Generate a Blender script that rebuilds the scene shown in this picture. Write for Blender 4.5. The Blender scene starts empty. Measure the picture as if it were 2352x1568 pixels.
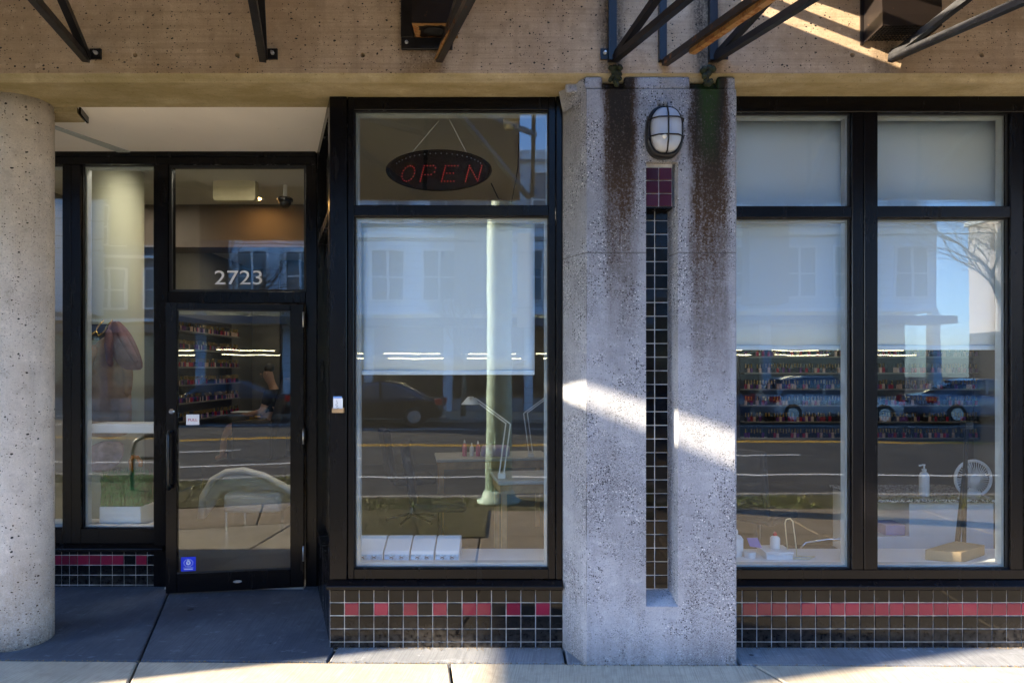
import bpy, bmesh, math, random
from mathutils import Vector, Matrix
random.seed(11)
S = bpy.context.scene
COL = S.collection

# ------------------------------------------------------------------ camera, sky, sun, exposure
F, CX, HY, CAMY, EYE = 1491.5, 1176.0, 848.0, -3.8, 1.6      # focal length / principal point on a 2352 wide frame
cam_d = bpy.data.cameras.new('camera')
cam = bpy.data.objects.new('camera', cam_d); COL.objects.link(cam)
cam.location = (0, CAMY, EYE); cam.rotation_euler = (math.radians(90), 0, 0)
cam_d.sensor_width = 36; cam_d.lens = 36 * F / 2352; cam_d.shift_y = (HY - 784) / 2352
cam_d.clip_start = 0.05; cam_d.clip_end = 2000
S.camera = cam

SUN_TO = Vector((-0.966, -0.259, 0.390)).normalized()          # towards the sun: left, behind the camera, low winter
elev = math.asin(SUN_TO.z)
w = bpy.data.worlds.new('World'); S.world = w; w.use_nodes = True
nt = w.node_tree; nt.nodes.clear()
sky = nt.nodes.new('ShaderNodeTexSky'); sky.sky_type = 'NISHITA'; sky.sun_disc = False
sky.sun_elevation = elev; sky.sun_rotation = math.atan2(SUN_TO.x, SUN_TO.y)
sky.air_density = 1.0; sky.dust_density = 0.6; sky.ozone_density = 8.0
bg = nt.nodes.new('ShaderNodeBackground'); bg.inputs['Strength'].default_value = 0.15
out = nt.nodes.new('ShaderNodeOutputWorld')
nt.links.new(sky.outputs[0], bg.inputs[0]); nt.links.new(bg.outputs[0], out.inputs[0])
sun_d = bpy.data.lights.new('sun', 'SUN'); sun_d.energy = 5.0; sun_d.angle = math.radians(0.55); sun_d.color = (1.0, 0.85, 0.63)
sun = bpy.data.objects.new('sun', sun_d); COL.objects.link(sun)
sun.rotation_euler = SUN_TO.to_track_quat('Z', 'Y').to_euler(); sun.location = (-10, -6, 12)

S.render.engine = 'CYCLES'
S.view_settings.view_transform = 'Standard'; S.view_settings.look = 'None'
S.view_settings.gamma = 1.0; S.view_settings.use_curve_mapping = False
S.view_settings.exposure = 2.85
cy = S.cycles
cy.use_denoising = True; cy.use_adaptive_sampling = True; cy.adaptive_threshold = 0.02
try: cy.denoiser = 'OPENIMAGEDENOISE'
except Exception: pass
cy.max_bounces = 7; cy.diffuse_bounces = 3; cy.glossy_bounces = 3; cy.transparent_max_bounces = 12; cy.transmission_bounces = 4
cy.caustics_reflective = False; cy.caustics_refractive = False
cy.sample_clamp_indirect = 6.0

# ------------------------------------------------------------------ helpers
def ax(vx, y): return (vx - CX) * (y - CAMY) / F
def az(vy, y): return EYE - (vy - HY) * (y - CAMY) / F

def tag(o, label=None, cat=None, group=None, kind=None):
    if label: o['label'] = label
    if cat: o['category'] = cat
    if group: o['group'] = group
    if kind: o['kind'] = kind
    return o

def thing(name, label, cat, loc=(0, 0, 0), rz=0, group=None):
    o = bpy.data.objects.new(name, None); COL.objects.link(o)
    o.empty_display_size = 0.1
    o.location = loc; o.rotation_euler = (0, 0, rz)
    return tag(o, label, cat, group)

class MB:
    """collects shapes in world (or root-local) coordinates and links them as one mesh object"""
    def __init__(s): s.v = []; s.f = []; s.m = []
    def add(s, vs, fs, mi=0):
        b = len(s.v); s.v += [tuple(p) for p in vs]
        for f in fs: s.f.append(tuple(b + i for i in f)); s.m.append(mi)
        return s
    def box(s, x0, x1, y0, y1, z0, z1, mi=0):
        if x0 > x1: x0, x1 = x1, x0
        if y0 > y1: y0, y1 = y1, y0
        if z0 > z1: z0, z1 = z1, z0
        vs = [(x0, y0, z0), (x1, y0, z0), (x1, y1, z0), (x0, y1, z0), (x0, y0, z1), (x1, y0, z1), (x1, y1, z1), (x0, y1, z1)]
        return s.add(vs, [(0, 3, 2, 1), (4, 5, 6, 7), (0, 1, 5, 4), (1, 2, 6, 5), (2, 3, 7, 6), (3, 0, 4, 7)], mi)
    def prism_z(s, poly, z0, z1, mi=0):            # poly counter-clockwise in (x, y)
        n = len(poly)
        vs = [(p[0], p[1], z0) for p in poly] + [(p[0], p[1], z1) for p in poly]
        fs = [tuple(range(n - 1, -1, -1)), tuple(range(n, 2 * n))] + [(i, (i + 1) % n, n + (i + 1) % n, n + i) for i in range(n)]
        return s.add(vs, fs, mi)
    def prism_x(s, poly, x0, x1, mi=0):            # poly in (y, z)
        n = len(poly)
        vs = [(x0, p[0], p[1]) for p in poly] + [(x1, p[0], p[1]) for p in poly]
        fs = [tuple(range(n - 1, -1, -1)), tuple(range(n, 2 * n))] + [(i, (i + 1) % n, n + (i + 1) % n, n + i) for i in range(n)]
        return s.add(vs, fs, mi)
    def prism_y(s, poly, y0, y1, mi=0):            # poly in (x, z)
        n = len(poly)
        vs = [(p[0], y0, p[1]) for p in poly] + [(p[0], y1, p[1]) for p in poly]
        fs = [tuple(range(n)), tuple(range(2 * n - 1, n - 1, -1))] + [(i, n + i, n + (i + 1) % n, (i + 1) % n) for i in range(n)]
        return s.add(vs, fs, mi)
    def tube(s, path, r, n=8, mi=0, caps=True, rot=0.0, flat=1.0):
        P = [Vector(p) for p in path]; R = r if isinstance(r, (list, tuple)) else [r] * len(P)
        up = None; rings = []
        for i, p in enumerate(P):
            d = (P[min(i + 1, len(P) - 1)] - P[max(i - 1, 0)])
            if d.length < 1e-9: d = Vector((0, 0, 1))
            d.normalize()
            if up is None:
                a = Vector((0, 0, 1)) if abs(d.z) < 0.9 else Vector((1, 0, 0))
                up = (a - d * a.dot(d)).normalized()
            else:
                up = (up - d * up.dot(d))
                up = up.normalized() if up.length > 1e-6 else d.orthogonal().normalized()
            sd = d.cross(up)
            rings.append([p + (up * math.cos(rot + 2 * math.pi * k / n) * flat + sd * math.sin(rot + 2 * math.pi * k / n)) * R[i] for k in range(n)])
        vs = [q for rg in rings for q in rg]; fs = []
        for i in range(len(P) - 1):
            for k in range(n):
                fs.append((i * n + k, i * n + (k + 1) % n, (i + 1) * n + (k + 1) % n, (i + 1) * n + k))
        if caps:
            fs.append(tuple(range(n - 1, -1, -1))); fs.append(tuple((len(P) - 1) * n + k for k in range(n)))
        return s.add(vs, fs, mi)
    def bar(s, a, b, t, mi=0):                      # square bar of side t
        return s.tube([a, b], t * 0.7071, 4, mi, True, math.pi / 4)
    def lathe(s, prof, c=(0, 0, 0), n=24, mi=0, axis='z', sx=1.0, sy=1.0):
        vs = []; fs = []
        for (r, h) in prof:
            for k in range(n):
                a = 2 * math.pi * k / n; u, v = r * math.cos(a) * sx, r * math.sin(a) * sy
                if axis == 'z': vs.append((c[0] + u, c[1] + v, c[2] + h))
                else: vs.append((c[0] + u, c[1] + h, c[2] + v))
        for i in range(len(prof) - 1):
            for k in range(n):
                q = (i * n + k, i * n + (k + 1) % n, (i + 1) * n + (k + 1) % n, (i + 1) * n + k)
                fs.append(q if axis == 'z' else q[::-1])
        cap0 = tuple(range(n - 1, -1, -1)); cap1 = tuple((len(prof) - 1) * n + k for k in range(n))
        if axis != 'z': cap0, cap1 = cap0[::-1], cap1[::-1]
        fs += [cap0, cap1]
        return s.add(vs, fs, mi)
    def build(s, name, mats, parent=None, smooth=False, bevel=0.0, local=False, seg=1):
        me = bpy.data.meshes.new(name)
        off = Vector((0, 0, 0)) if (parent is None or local) else Vector(world_loc(parent))
        me.from_pydata([Vector(p) - off for p in s.v], [], s.f)
        if not isinstance(mats, (list, tuple)): mats = [mats]
        for m in mats:
            if m: me.materials.append(m)
        for p, mi in zip(me.polygons, s.m): p.material_index = min(mi, len(mats) - 1)
        if smooth:
            for p in me.polygons: p.use_smooth = True
        me.update()
        o = bpy.data.objects.new(name, me); COL.objects.link(o)
        if parent: o.parent = parent
        if bevel > 0:
            b = o.modifiers.new('bevel', 'BEVEL'); b.width = bevel; b.segments = seg; b.limit_method = 'ANGLE'; b.angle_limit = 0.6
        return o

def world_loc(o):
    l = Vector((0, 0, 0))
    while o is not None:
        l = l + o.location; o = o.parent
    return l

def copy_tree(o, parent=None):
    c = o.copy(); COL.objects.link(c); c.parent = parent
    for ch in list(o.children): copy_tree(ch, c)
    return c

def text_mesh(name, body, size, mat, parent, loc, rot=(math.radians(90), 0, 0), extrude=0.0008, width=None, shear=0.0, align='CENTER', flip=False):
    cu = bpy.data.curves.new('txt', 'FONT'); cu.body = body; cu.size = size; cu.extrude = extrude
    cu.align_x = align; cu.align_y = 'CENTER'; cu.shear = shear; cu.resolution_u = 4
    t = bpy.data.objects.new('txt', cu); COL.objects.link(t)
    bpy.context.view_layer.update()
    me = bpy.data.meshes.new_from_object(t.evaluated_get(bpy.context.evaluated_depsgraph_get()))
    bpy.data.objects.remove(t); bpy.data.curves.remove(cu)
    xs = [v.co.x for v in me.vertices]
    if width and xs:
        k = width / (max(xs) - min(xs))
        for v in me.vertices: v.co.x *= k
    me.materials.clear(); me.materials.append(mat); me.name = name
    o = bpy.data.objects.new(name, me); COL.objects.link(o)
    o.parent = parent; o.location = Vector(loc) - world_loc(parent); o.rotation_euler = rot
    return o

# ------------------------------------------------------------------ materials
class NT:
    def __init__(s, name):
        s.mat = bpy.data.materials.new(name); s.mat.use_nodes = True
        s.t = s.mat.node_tree; s.t.nodes.clear()
        s.o = s.t.nodes.new('ShaderNodeOutputMaterial')
    def n(s, typ, ins=None, out=0, **kw):
        nd = s.t.nodes.new('ShaderNode' + typ)
        for k, v in kw.items(): setattr(nd, k, v)
        for k, v in (ins or {}).items():
            sk = nd.inputs[k]
            if isinstance(v, bpy.types.NodeSocket): s.t.links.new(v, sk)
            elif isinstance(v, bpy.types.Node): s.t.links.new(v.outputs[0], sk)
            else: sk.default_value = v
        return nd.outputs[out]
    def pos(s): return s.n('NewGeometry')
    def obj(s): return s.n('TexCoord', out=3)
    def scale(s, v, sc, loc=(0, 0, 0)): return s.n('Mapping', {'Vector': v, 'Scale': sc, 'Location': loc})
    def noise(s, v, sc, det=3.0, rough=0.55, out=0): return s.n('TexNoise', {'Vector': v, 'Scale': sc, 'Detail': det, 'Roughness': rough}, out)
    def vor(s, v, sc, out=0, rnd=1.0): return s.n('TexVoronoi', {'Vector': v, 'Scale': sc, 'Randomness': rnd}, out)
    def vor2(s, v, sc):
        nd = s.t.nodes.new('ShaderNodeTexVoronoi'); nd.inputs['Scale'].default_value = sc; s.t.links.new(v, nd.inputs['Vector']); return nd.outputs[1], nd.outputs[0]
    def math(s, op, a, b=0.0, c=0.0, clamp=False): return s.n('Math', {0: a, 1: b, 2: c}, operation=op, use_clamp=clamp)
    def map(s, v, a, b, c=0.0, d=1.0): return s.n('MapRange', {0: v, 1: a, 2: b, 3: c, 4: d}, clamp=True)
    def smooth(s, v, a, b, c=0.0, d=1.0): return s.n('MapRange', {0: v, 1: a, 2: b, 3: c, 4: d}, clamp=True, interpolation_type='SMOOTHSTEP')
    def mix(s, f, a, b, blend='MIX'):
        nd = s.t.nodes.new('ShaderNodeMix'); nd.data_type = 'RGBA'; nd.blend_type = blend
        for i, v in ((0, f), (6, a), (7, b)):
            sk = nd.inputs[i]
            if isinstance(v, bpy.types.NodeSocket): s.t.links.new(v, sk)
            elif i == 0: sk.default_value = v
            else: sk.default_value = tuple(v) + (1,) if len(v) == 3 else v
        return nd.outputs[2]
    def xyz(s, v):
        nd = s.t.nodes.new('ShaderNodeSeparateXYZ'); s.t.links.new(v, nd.inputs[0]); return nd.outputs
    def bump(s, h, strength=0.3, dist=0.01, nrm=None):
        ins = {'Strength': strength, 'Distance': dist, 'Height': h}
        if nrm is not None: ins['Normal'] = nrm
        return s.n('Bump', ins)
    def bsdf(s, color, rough=0.6, metallic=0.0, normal=None, spec=0.5, **kw):
        ins = {'Base Color': color if isinstance(color, bpy.types.NodeSocket) else tuple(color) + (1,), 'Roughness': rough, 'Metallic': metallic, 'Specular IOR Level': spec}
        if normal is not None: ins['Normal'] = normal
        for k, v in kw.items(): ins[k.replace('_', ' ')] = v
        b = s.n('BsdfPrincipled', ins)
        s.t.links.new(b, s.o.inputs[0]); return s.mat

def plain(name, col, rough=0.5, metallic=0.0, spec=0.5, var=0.12, scale=9.0, bump=0.0, bscale=80.0, emit=None, es=0.0, **kw):
    m = NT(name); p = m.obj()
    nz = m.noise(p, scale, 4.0)
    f = m.map(nz, 0.3, 0.7)
    c = m.mix(f, tuple(x * (1 - var) for x in col), tuple(min(1, x * (1 + var)) for x in col))
    r = m.map(nz, 0.3, 0.7, max(0.02, rough * 0.85), min(1, rough * 1.15))
    nr = m.bump(m.noise(p, bscale, 3.0), bump, 0.004) if bump > 0 else None
    if emit is not None: kw['Emission_Color'] = tuple(emit) + (1,); kw['Emission_Strength'] = es
    return m.bsdf(c, r, metallic, nr, spec, **kw)

def concrete(name, c1, c2, pits=1.0, agg=0.0, lines=0.0, stain=None, streak=0.4, pit_scale=38.0, algae=0.0):
    m = NT(name); p = m.pos(); x, y, z = m.xyz(p)
    big = m.noise(p, 1.7, 5.0, 0.6)
    col = m.mix(m.smooth(big, 0.33, 0.68), c1, c2)
    fine = m.noise(p, 130.0, 2.0, 0.7)
    col = m.mix(m.map(fine, 0.25, 0.75, 0.0, 0.45), col, tuple(v * 0.62 for v in c1))
    st = m.noise(m.scale(p, (7, 7, 0.55)), 1.6, 5.0, 0.65)                   # run-down streaks
    col = m.mix(m.map(st, 0.52, 0.75, 0.0, streak), col, tuple(v * 0.45 for v in c1))
    mot = m.noise(p, 13.0, 5.0, 0.72)
    col = m.mix(m.smooth(mot, 0.50, 0.72, 0.0, 0.42), col, tuple(v * 0.55 for v in c1))
    col = m.mix(m.smooth(mot, 0.28, 0.46, 0.35, 0.0), col, tuple(min(1, v * 1.25) for v in c2))
    h = m.math('ADD', m.math('MULTIPLY', fine, 0.3), m.math('MULTIPLY', mot, 0.8))
    if lines > 0:
        ln = m.noise(m.scale(p, (1.3, 1.3, 75)), 1.0, 3.0, 0.6)
        col = m.mix(m.map(ln, 0.42, 0.66, 0.0, 0.35 * lines), col, tuple(v * 0.6 for v in c1))
        h = m.math('ADD', h, m.math('MULTIPLY', ln, 0.35 * lines))
    if agg > 0:                                                               # exposed aggregate, in patches
        wp = m.n('VectorMath', {0: p, 1: m.n('VectorMath', {0: m.noise(p, 60, 2, 0.5, 1), 1: (0.012, 0.012, 0.012)}, operation='MULTIPLY')}, operation='ADD')
        for sc, amt in ((105.0, 1.0), (190.0, 0.7)):
            vc, vd = m.vor2(wp, sc)
            rr = m.n('SeparateColor', {0: vc}, 0); gg = m.n('SeparateColor', {0: vc}, 1)
            patch = m.smooth(m.noise(m.scale(p, (1.4, 1.4, 1.0), (3, 1, sc)), 2.6, 4.0, 0.65), 0.44, 0.60)
            core = m.map(vd, 0.28, 0.50, 1.0, 0.0)
            dark = m.math('MULTIPLY', m.math('GREATER_THAN', rr, 0.64), core)
            lite = m.math('MULTIPLY', m.math('LESS_THAN', rr, 0.23), core)
            k = m.math('MULTIPLY', m.math('MULTIPLY_ADD', patch, 0.92, 0.08), agg * amt)
            col = m.mix(m.math('MULTIPLY', dark, k), col, (0.04, 0.04, 0.047))
            col = m.mix(m.math('MULTIPLY', lite, m.math('MULTIPLY', k, m.map(gg, 0, 1, 0.3, 1.0))), col, (0.66, 0.65, 0.645))
            h = m.math('ADD', h, m.math('MULTIPLY', m.math('MULTIPLY', core, patch), 0.5 * agg))
    if pits > 0:
        pv = m.scale(p, (1.0, 1.0, 1.25)); pv = m.n('VectorMath', {0: pv, 1: m.n('VectorMath', {0: m.noise(p, 45, 2, 0.5, 1), 1: (0.014, 0.014, 0.014)}, operation='MULTIPLY')}, operation='ADD')
        for sc, lo, rad in ((pit_scale, 0.66, 0.27), (pit_scale * 2.3, 0.62, 0.33)):
            vc, vd = m.vor2(pv, sc)
            rr = m.n('SeparateColor', {0: vc}, 0)
            rad_s = m.map(rr, lo, 1.0, 0.0, rad)
            pit = m.math('GREATER_THAN', rad_s, vd)
            col = m.mix(m.math('MULTIPLY', pit, 0.85 * pits), col, (0.03, 0.026, 0.022))
            h = m.math('SUBTRACT', h, m.math('MULTIPLY', pit, 0.9))
    if stain:
        for (x0, x1, za, zb, scol, amt) in stain:                             # water stains running down from za to zb
            jit = m.math('MULTIPLY_ADD', m.noise(m.scale(p, (9, 9, 1.6)), 1.0, 5.0, 0.7), 0.10, -0.05)
            xx = m.math('ADD', x, jit)
            a = m.smooth(xx, x0 - 0.03, x0 + 0.03); b = m.smooth(xx, x1 - 0.03, x1 + 0.03, 1.0, 0.0)
            f = m.math('POWER', m.map(z, zb, za), 0.8)
            brk = m.map(m.noise(m.scale(p, (26, 26, 3.0)), 1.0, 4.0, 0.75), 0.30, 0.60, 0.55, 1.0)
            spk = m.map(m.noise(p, 85.0, 3.0, 0.8), 0.36, 0.56, 0.50, 1.0)
            k = m.math('MULTIPLY', m.math('MULTIPLY', m.math('MULTIPLY', a, b), m.math('MULTIPLY', m.math('MULTIPLY', f, spk), brk)), amt, clamp=True)
            col = m.mix(k, col, scol)
    if agg > 1:                                                               # casting joint across the pillar
        ln = m.smooth(m.math('ABSOLUTE', m.math('SUBTRACT', m.math('ADD', z, m.math('MULTIPLY', fine, 0.006)), 2.246)), 0.0, 0.007, 0.6, 0.0)
        col = m.mix(ln, col, (0.06, 0.055, 0.05)); h = m.math('SUBTRACT', h, ln)
    if algae > 0:
        al = m.noise(m.scale(p, (2, 6, 6)), 1.5, 5.0, 0.6)
        col = m.mix(m.map(al, 0.35, 0.6, 0.25 * algae, algae), col, (0.20, 0.16, 0.055))
    nr = m.bump(h, 0.55, 0.006)
    return m.bsdf(col, m.map(fine, 0.2, 0.8, 0.75, 0.95), 0.0, nr, 0.3)

def glass(name, refl=0.052, tint=(0.97, 0.985, 0.98), wav=0.022):
    m = NT(name); p = m.pos()
    nr = m.bump(m.noise(p, 2.2, 2.0, 0.5), wav, 0.02)
    lw = m.n('LayerWeight', {'Blend': 0.5}, 1)
    f = m.math('ADD', m.math('MULTIPLY', m.math('POWER', lw, 4.0), 0.75), refl, clamp=True)
    tr = m.n('BsdfTransparent', {'Color': tint + (1,)})
    gl = m.n('BsdfGlossy', {'Color': (0.95, 0.98, 1.0, 1), 'Roughness': 0.0, 'Normal': nr})
    mx = m.n('MixShader', {0: f, 1: tr, 2: gl})
    m.t.links.new(mx, m.o.inputs[0]); return m.mat

def emitter(name, col, st):
    m = NT(name); e = m.n('Emission', {'Color': col + (1,), 'Strength': st}); m.t.links.new(e, m.o.inputs[0]); return m.mat

BROWN = (0.058, 0.031, 0.014); BLACKISH = (0.018, 0.014, 0.010); MOSS = (0.018, 0.035, 0.008)
M = {}
M['fascia'] = concrete('concrete_fascia', (0.43, 0.305, 0.19), (0.60, 0.46, 0.315), 1.15, 0.0, 1.0,
    stain=[(-0.62, -0.36, 3.37, 3.10, (0.07, 0.038, 0.018), 0.8), (0.49, 0.62, 3.32, 3.05, BLACKISH, 0.9), (1.0, 1.14, 3.32, 3.05, BLACKISH, 0.9), (1.98, 2.12, 3.30, 3.10, BROWN, 0.6)], streak=0.3)
M['soffit'] = concrete('concrete_underside', (0.46, 0.38, 0.24), (0.60, 0.51, 0.34), 0.35, 0.0, 1.3, algae=0.6, streak=0.2)
M['pillar'] = concrete('concrete_aggregate', (0.28, 0.288, 0.315), (0.42, 0.43, 0.46), 0.45, 1.45, 0.0,
    stain=[(0.51, 0.68, 3.17, 1.75, BROWN, 1.9), (0.53, 0.66, 3.17, 2.55, BLACKISH, 1.9), (0.99, 1.19, 3.17, 1.45, BROWN, 1.9), (1.00, 1.17, 3.17, 2.45, BLACKISH, 1.9), (1.04, 1.13, 3.2, 2.72, (0.018, 0.040, 0.006), 2.0), (0.2, 1.4, -.03, .16, (0.10, 0.085, 0.07), 0.55)], streak=0.35)
M['column'] = concrete('concrete_column', (0.56, 0.49, 0.41), (0.74, 0.66, 0.57), 1.2, 0.30, 0.0, stain=[(-3.3, -2.6, -.03, .55, (0.26, 0.15, 0.06), 0.6), (-3.3, -2.6, -.03, .10, (0.06, 0.05, 0.05), 0.6)], streak=0.3, pit_scale=34)
M['wall_far'] = concrete('concrete_wall', (0.40, 0.36, 0.31), (0.48, 0.43, 0.37), 0.6)

def paving(name, c1, c2, dirt=0.4, spots=0.0, ang=0.12):
    m = NT(name); p = m.pos()
    rp = m.n('VectorRotate', {'Vector': p, 'Angle': ang}, rotation_type='Z_AXIS')
    br = m.noise(m.scale(rp, (95, 2.2, 1)), 1.6, 3.0, 0.6)
    big = m.noise(p, 1.3, 5.0, 0.6); med = m.noise(p, 11, 5.0, 0.7); fine = m.noise(p, 260, 2.0, 0.7)
    col = m.mix(m.smooth(big, 0.35, 0.65), c1, c2)
    col = m.mix(m.map(med, 0.45, 0.75, 0.0, dirt), col, tuple(v * 0.5 for v in c1))
    col = m.mix(m.map(br, 0.46, 0.64, 0.0, 0.45), col, tuple(v * 0.55 for v in c1))
    col = m.mix(m.map(fine, 0.3, 0.7, 0.0, 0.35), col, tuple(v * 0.6 for v in c1))
    if spots > 0:
        vc, vd = m.vor2(p, 4.2)
        rad = m.map(m.n('SeparateColor', {0: vc}, 0), 0.45, 1.0, 0.0, 0.11)
        col = m.mix(m.math('MULTIPLY', m.math('GREATER_THAN', rad, vd), 0.8), col, (0.012, 0.012, 0.014))
        sc = m.noise(m.scale(p, (3, 5, 1)), 3.0, 5.0, 0.75)
        col = m.mix(m.map(sc, 0.58, 0.72, 0.0, 0.5), col, tuple(min(1, v * 1.9) for v in c2))
    h = m.math('ADD', m.math('MULTIPLY', br, 0.8), m.math('MULTIPLY', fine, 0.5))
    return m.bsdf(col, 0.85, 0.0, m.bump(h, 0.45, 0.004), 0.35)
M['pave'] = paving('brushed_concrete', (0.40, 0.345, 0.26), (0.52, 0.455, 0.35), 0.45)
M['pave_old_shade'] = paving('worn_shade_blue_concrete', (0.055, 0.067, 0.090), (0.10, 0.115, 0.14), 0.4, 1.0, -0.05)  # worn dark concrete, with the shade's blue put into its colour
M['pave_mid'] = paving('grey_concrete', (0.17, 0.18, 0.195), (0.26, 0.265, 0.275), 0.45, 1.0)
M['pave_brown'] = paving('brown_brushed_concrete', (0.31, 0.245, 0.17), (0.39, 0.315, 0.225), 0.5)
M['dirt'] = plain('joint_dirt', (0.035, 0.028, 0.018), 0.95, var=0.5, scale=60, bump=0.6, bscale=150)
M['asphalt'] = plain('asphalt', (0.055, 0.053, 0.050), 0.85, var=0.25, scale=3, bump=0.5, bscale=220)
M['kerb'] = paving('kerb_concrete', (0.36, 0.33, 0.28), (0.44, 0.40, 0.34), 0.4)
M['white_line'] = plain('road_white', (0.75, 0.74, 0.70), 0.7)
M['yellow_line'] = plain('road_yellow', (0.75, 0.42, 0.03), 0.7)
M['soil'] = plain('planting_soil', (0.10, 0.085, 0.03), 0.95, var=0.5, scale=14, bump=0.8)
def frame_mat():
    m = NT('dark_bronze_aluminium'); p = m.pos()
    dust = m.smooth(m.noise(m.scale(p, (14, 14, 2.2)), 1.0, 6.0, 0.72), 0.56, 0.80, 0.0, 0.55)
    scr = m.smooth(m.noise(m.scale(p, (70, 70, 9)), 1.0, 4.0, 0.8), 0.68, 0.76, 0.0, 0.6)
    c = m.mix(dust, (0.0035, 0.0033, 0.0042), (0.022, 0.019, 0.018)); c = m.mix(scr, c, (0.045, 0.042, 0.04))
    return m.bsdf(c, m.map(dust, 0, .5, 0.26, 0.5), 0.0, m.bump(m.noise(p, 300, 2.0), 0.02, 0.003), 0.20)
M['frame'] = frame_mat()
M['frame_in'] = plain('grey_inner_frame', (0.42, 0.46, 0.47), 0.5)
M['gasket'] = plain('black_gasket', (0.008, 0.008, 0.009), 0.6)
M['glass'] = glass('window_glass')
def tile_mat(name, col, rough, spec):
    m = NT(name); p = m.pos(); rnd = m.n('ObjectInfo', out=5)
    c = m.mix(rnd, tuple(v * 0.7 for v in col), tuple(min(1, v * 1.3) for v in col))
    grime = m.smooth(m.noise(p, 18, 5.0, 0.7), 0.58, 0.8, 0.0, 0.25)
    c = m.mix(grime, c, (0.06, 0.05, 0.042))
    x, y, z = m.xyz(p)
    spl = m.math('MULTIPLY', m.smooth(z, -.03, .16, .55, 0.0), m.map(m.noise(p, 30, 4.0, .7), .4, .7))
    c = m.mix(spl, c, (0.10, 0.088, 0.075)); grime = m.math('ADD', grime, m.math('MULTIPLY', spl, .5))
    nr = m.bump(m.noise(p, 13, 2.0), 0.06, 0.004)
    return m.bsdf(c, m.math('MULTIPLY_ADD', grime, 0.8, rough), 0.0, nr, spec)
M['tile_black'] = tile_mat('black_glazed_tile', (0.005, 0.0045, 0.005), 0.05, 0.24)
M['tile_red'] = tile_mat('red_glazed_tile', (0.20, 0.010, 0.032), 0.08, 0.4)
M['tile_wine'] = tile_mat('wine_glazed_tile', (0.050, 0.004, 0.013), 0.10, 0.25)
M['grout'] = plain('pale_grout', (0.56, 0.54, 0.51), 0.9, var=0.5, scale=9, bump=0.3)
M['white_paint'] = plain('white_soffit_paint', (0.86, 0.82, 0.78), 0.6, var=0.04, scale=2, bump=0.05, bscale=160)
M['steel_black'] = plain('black_painted_steel', (0.008, 0.008, 0.010), 0.4, 0.0, 0.35, var=0.4, scale=22, bump=0.12, bscale=60)
def rusty(name, paint, amount):
    m = NT(name); p = m.pos()
    f = m.smooth(m.noise(p, 16, 6.0, 0.7), 0.62 - amount * 0.35, 0.74 - amount * 0.35)
    rc = m.mix(m.noise(p, 60, 4.0), (0.09, 0.03, 0.010), (0.36, 0.15, 0.04))
    return m.bsdf(m.mix(f, paint, rc), m.map(f, 0, 1, 0.4, 0.9), 0, m.bump(m.math('MULTIPLY', f, m.noise(p, 90, 3.0)), 0.5, 0.004))
M['rust'] = rusty('rusted_steel', (0.30, 0.16, 0.05), 0.45)
M['rust_dark'] = rusty('dark_rusting_steel', (0.018, 0.014, 0.013), 0.12)
M['rust_brown'] = rusty('brown_vent_steel', (0.008, 0.005, 0.004), 0.0)
M['bolt'] = plain('galvanised_bolt', (0.55, 0.55, 0.54), 0.4, 0.8)
M['chrome'] = plain('chrome', (0.75, 0.75, 0.75), 0.12, 1.0, var=0.03)
M['white_plastic'] = plain('white_plastic', (0.78, 0.79, 0.78), 0.4, var=0.03)
M['cream'] = plain('cream_plastic', (0.62, 0.56, 0.36), 0.5, var=0.05)
M['black_plastic'] = plain('black_plastic', (0.010, 0.010, 0.011), 0.35)
M['moss'] = plain('dark_wet_moss', (0.016, 0.022, 0.007), 0.9, var=0.6, scale=50, bump=1.0, bscale=120)
M['vinyl'] = plain('white_vinyl', (0.85, 0.85, 0.85), 0.5, var=0.02)
M['blue_print'] = plain('blue_print', (0.012, 0.045, 0.72), 0.5, var=0.1)
M['red_print'] = plain('red_print', (0.55, 0.03, 0.06), 0.5)
def blind_mat():
    m = NT('blind_fabric'); p = m.pos(); x, y, z = m.xyz(p)
    wv = m.noise(m.scale(p, (420, 1, 420)), 1.0, 1.0)
    c = m.mix(m.map(wv, 0.3, 0.7), (0.70, 0.84, 0.95), (0.79, 0.90, 0.98))
    d = m.n('BsdfDiffuse', {'Color': c}); t = m.n('BsdfTranslucent', {'Color': c})
    mx = m.n('MixShader', {0: 0.12, 1: d, 2: t}); m.t.links.new(mx, m.o.inputs[0]); return m.mat
M['blind'] = blind_mat()
M['int_wall'] = plain('interior_wall_paint', (0.17, 0.16, 0.135), 0.7, var=0.1, scale=1.5)
M['int_ceiling'] = plain('interior_ceiling_paint', (0.50, 0.47, 0.39), 0.8, var=0.03, scale=1)
M['int_floor'] = plain('interior_floor_tile', (0.05, 0.045, 0.04), 0.35, var=0.2, scale=2)
M['int_dark'] = plain('brown_bulkhead_paint', (0.10, 0.078, 0.062), 0.7, var=0.1, scale=2)
M['int_column'] = plain('pale_green_column_paint', (0.58, 0.60, 0.47), 0.6, var=0.05, scale=2)
M['ledge'] = plain('white_ledge', (0.80, 0.80, 0.79), 0.35, var=0.04, scale=4)
M['chair'] = plain('dark_upholstery', (0.035, 0.030, 0.030), 0.7, var=0.3, scale=20, bump=0.3)
M['chair_white'] = plain('white_leather', (0.72, 0.73, 0.72), 0.45, var=0.06, scale=6)
M['table'] = plain('grey_table_top', (0.46, 0.46, 0.44), 0.35, var=0.08)
M['wood'] = plain('pale_wood', (0.42, 0.26, 0.12), 0.5, var=0.25, scale=12)

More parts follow.
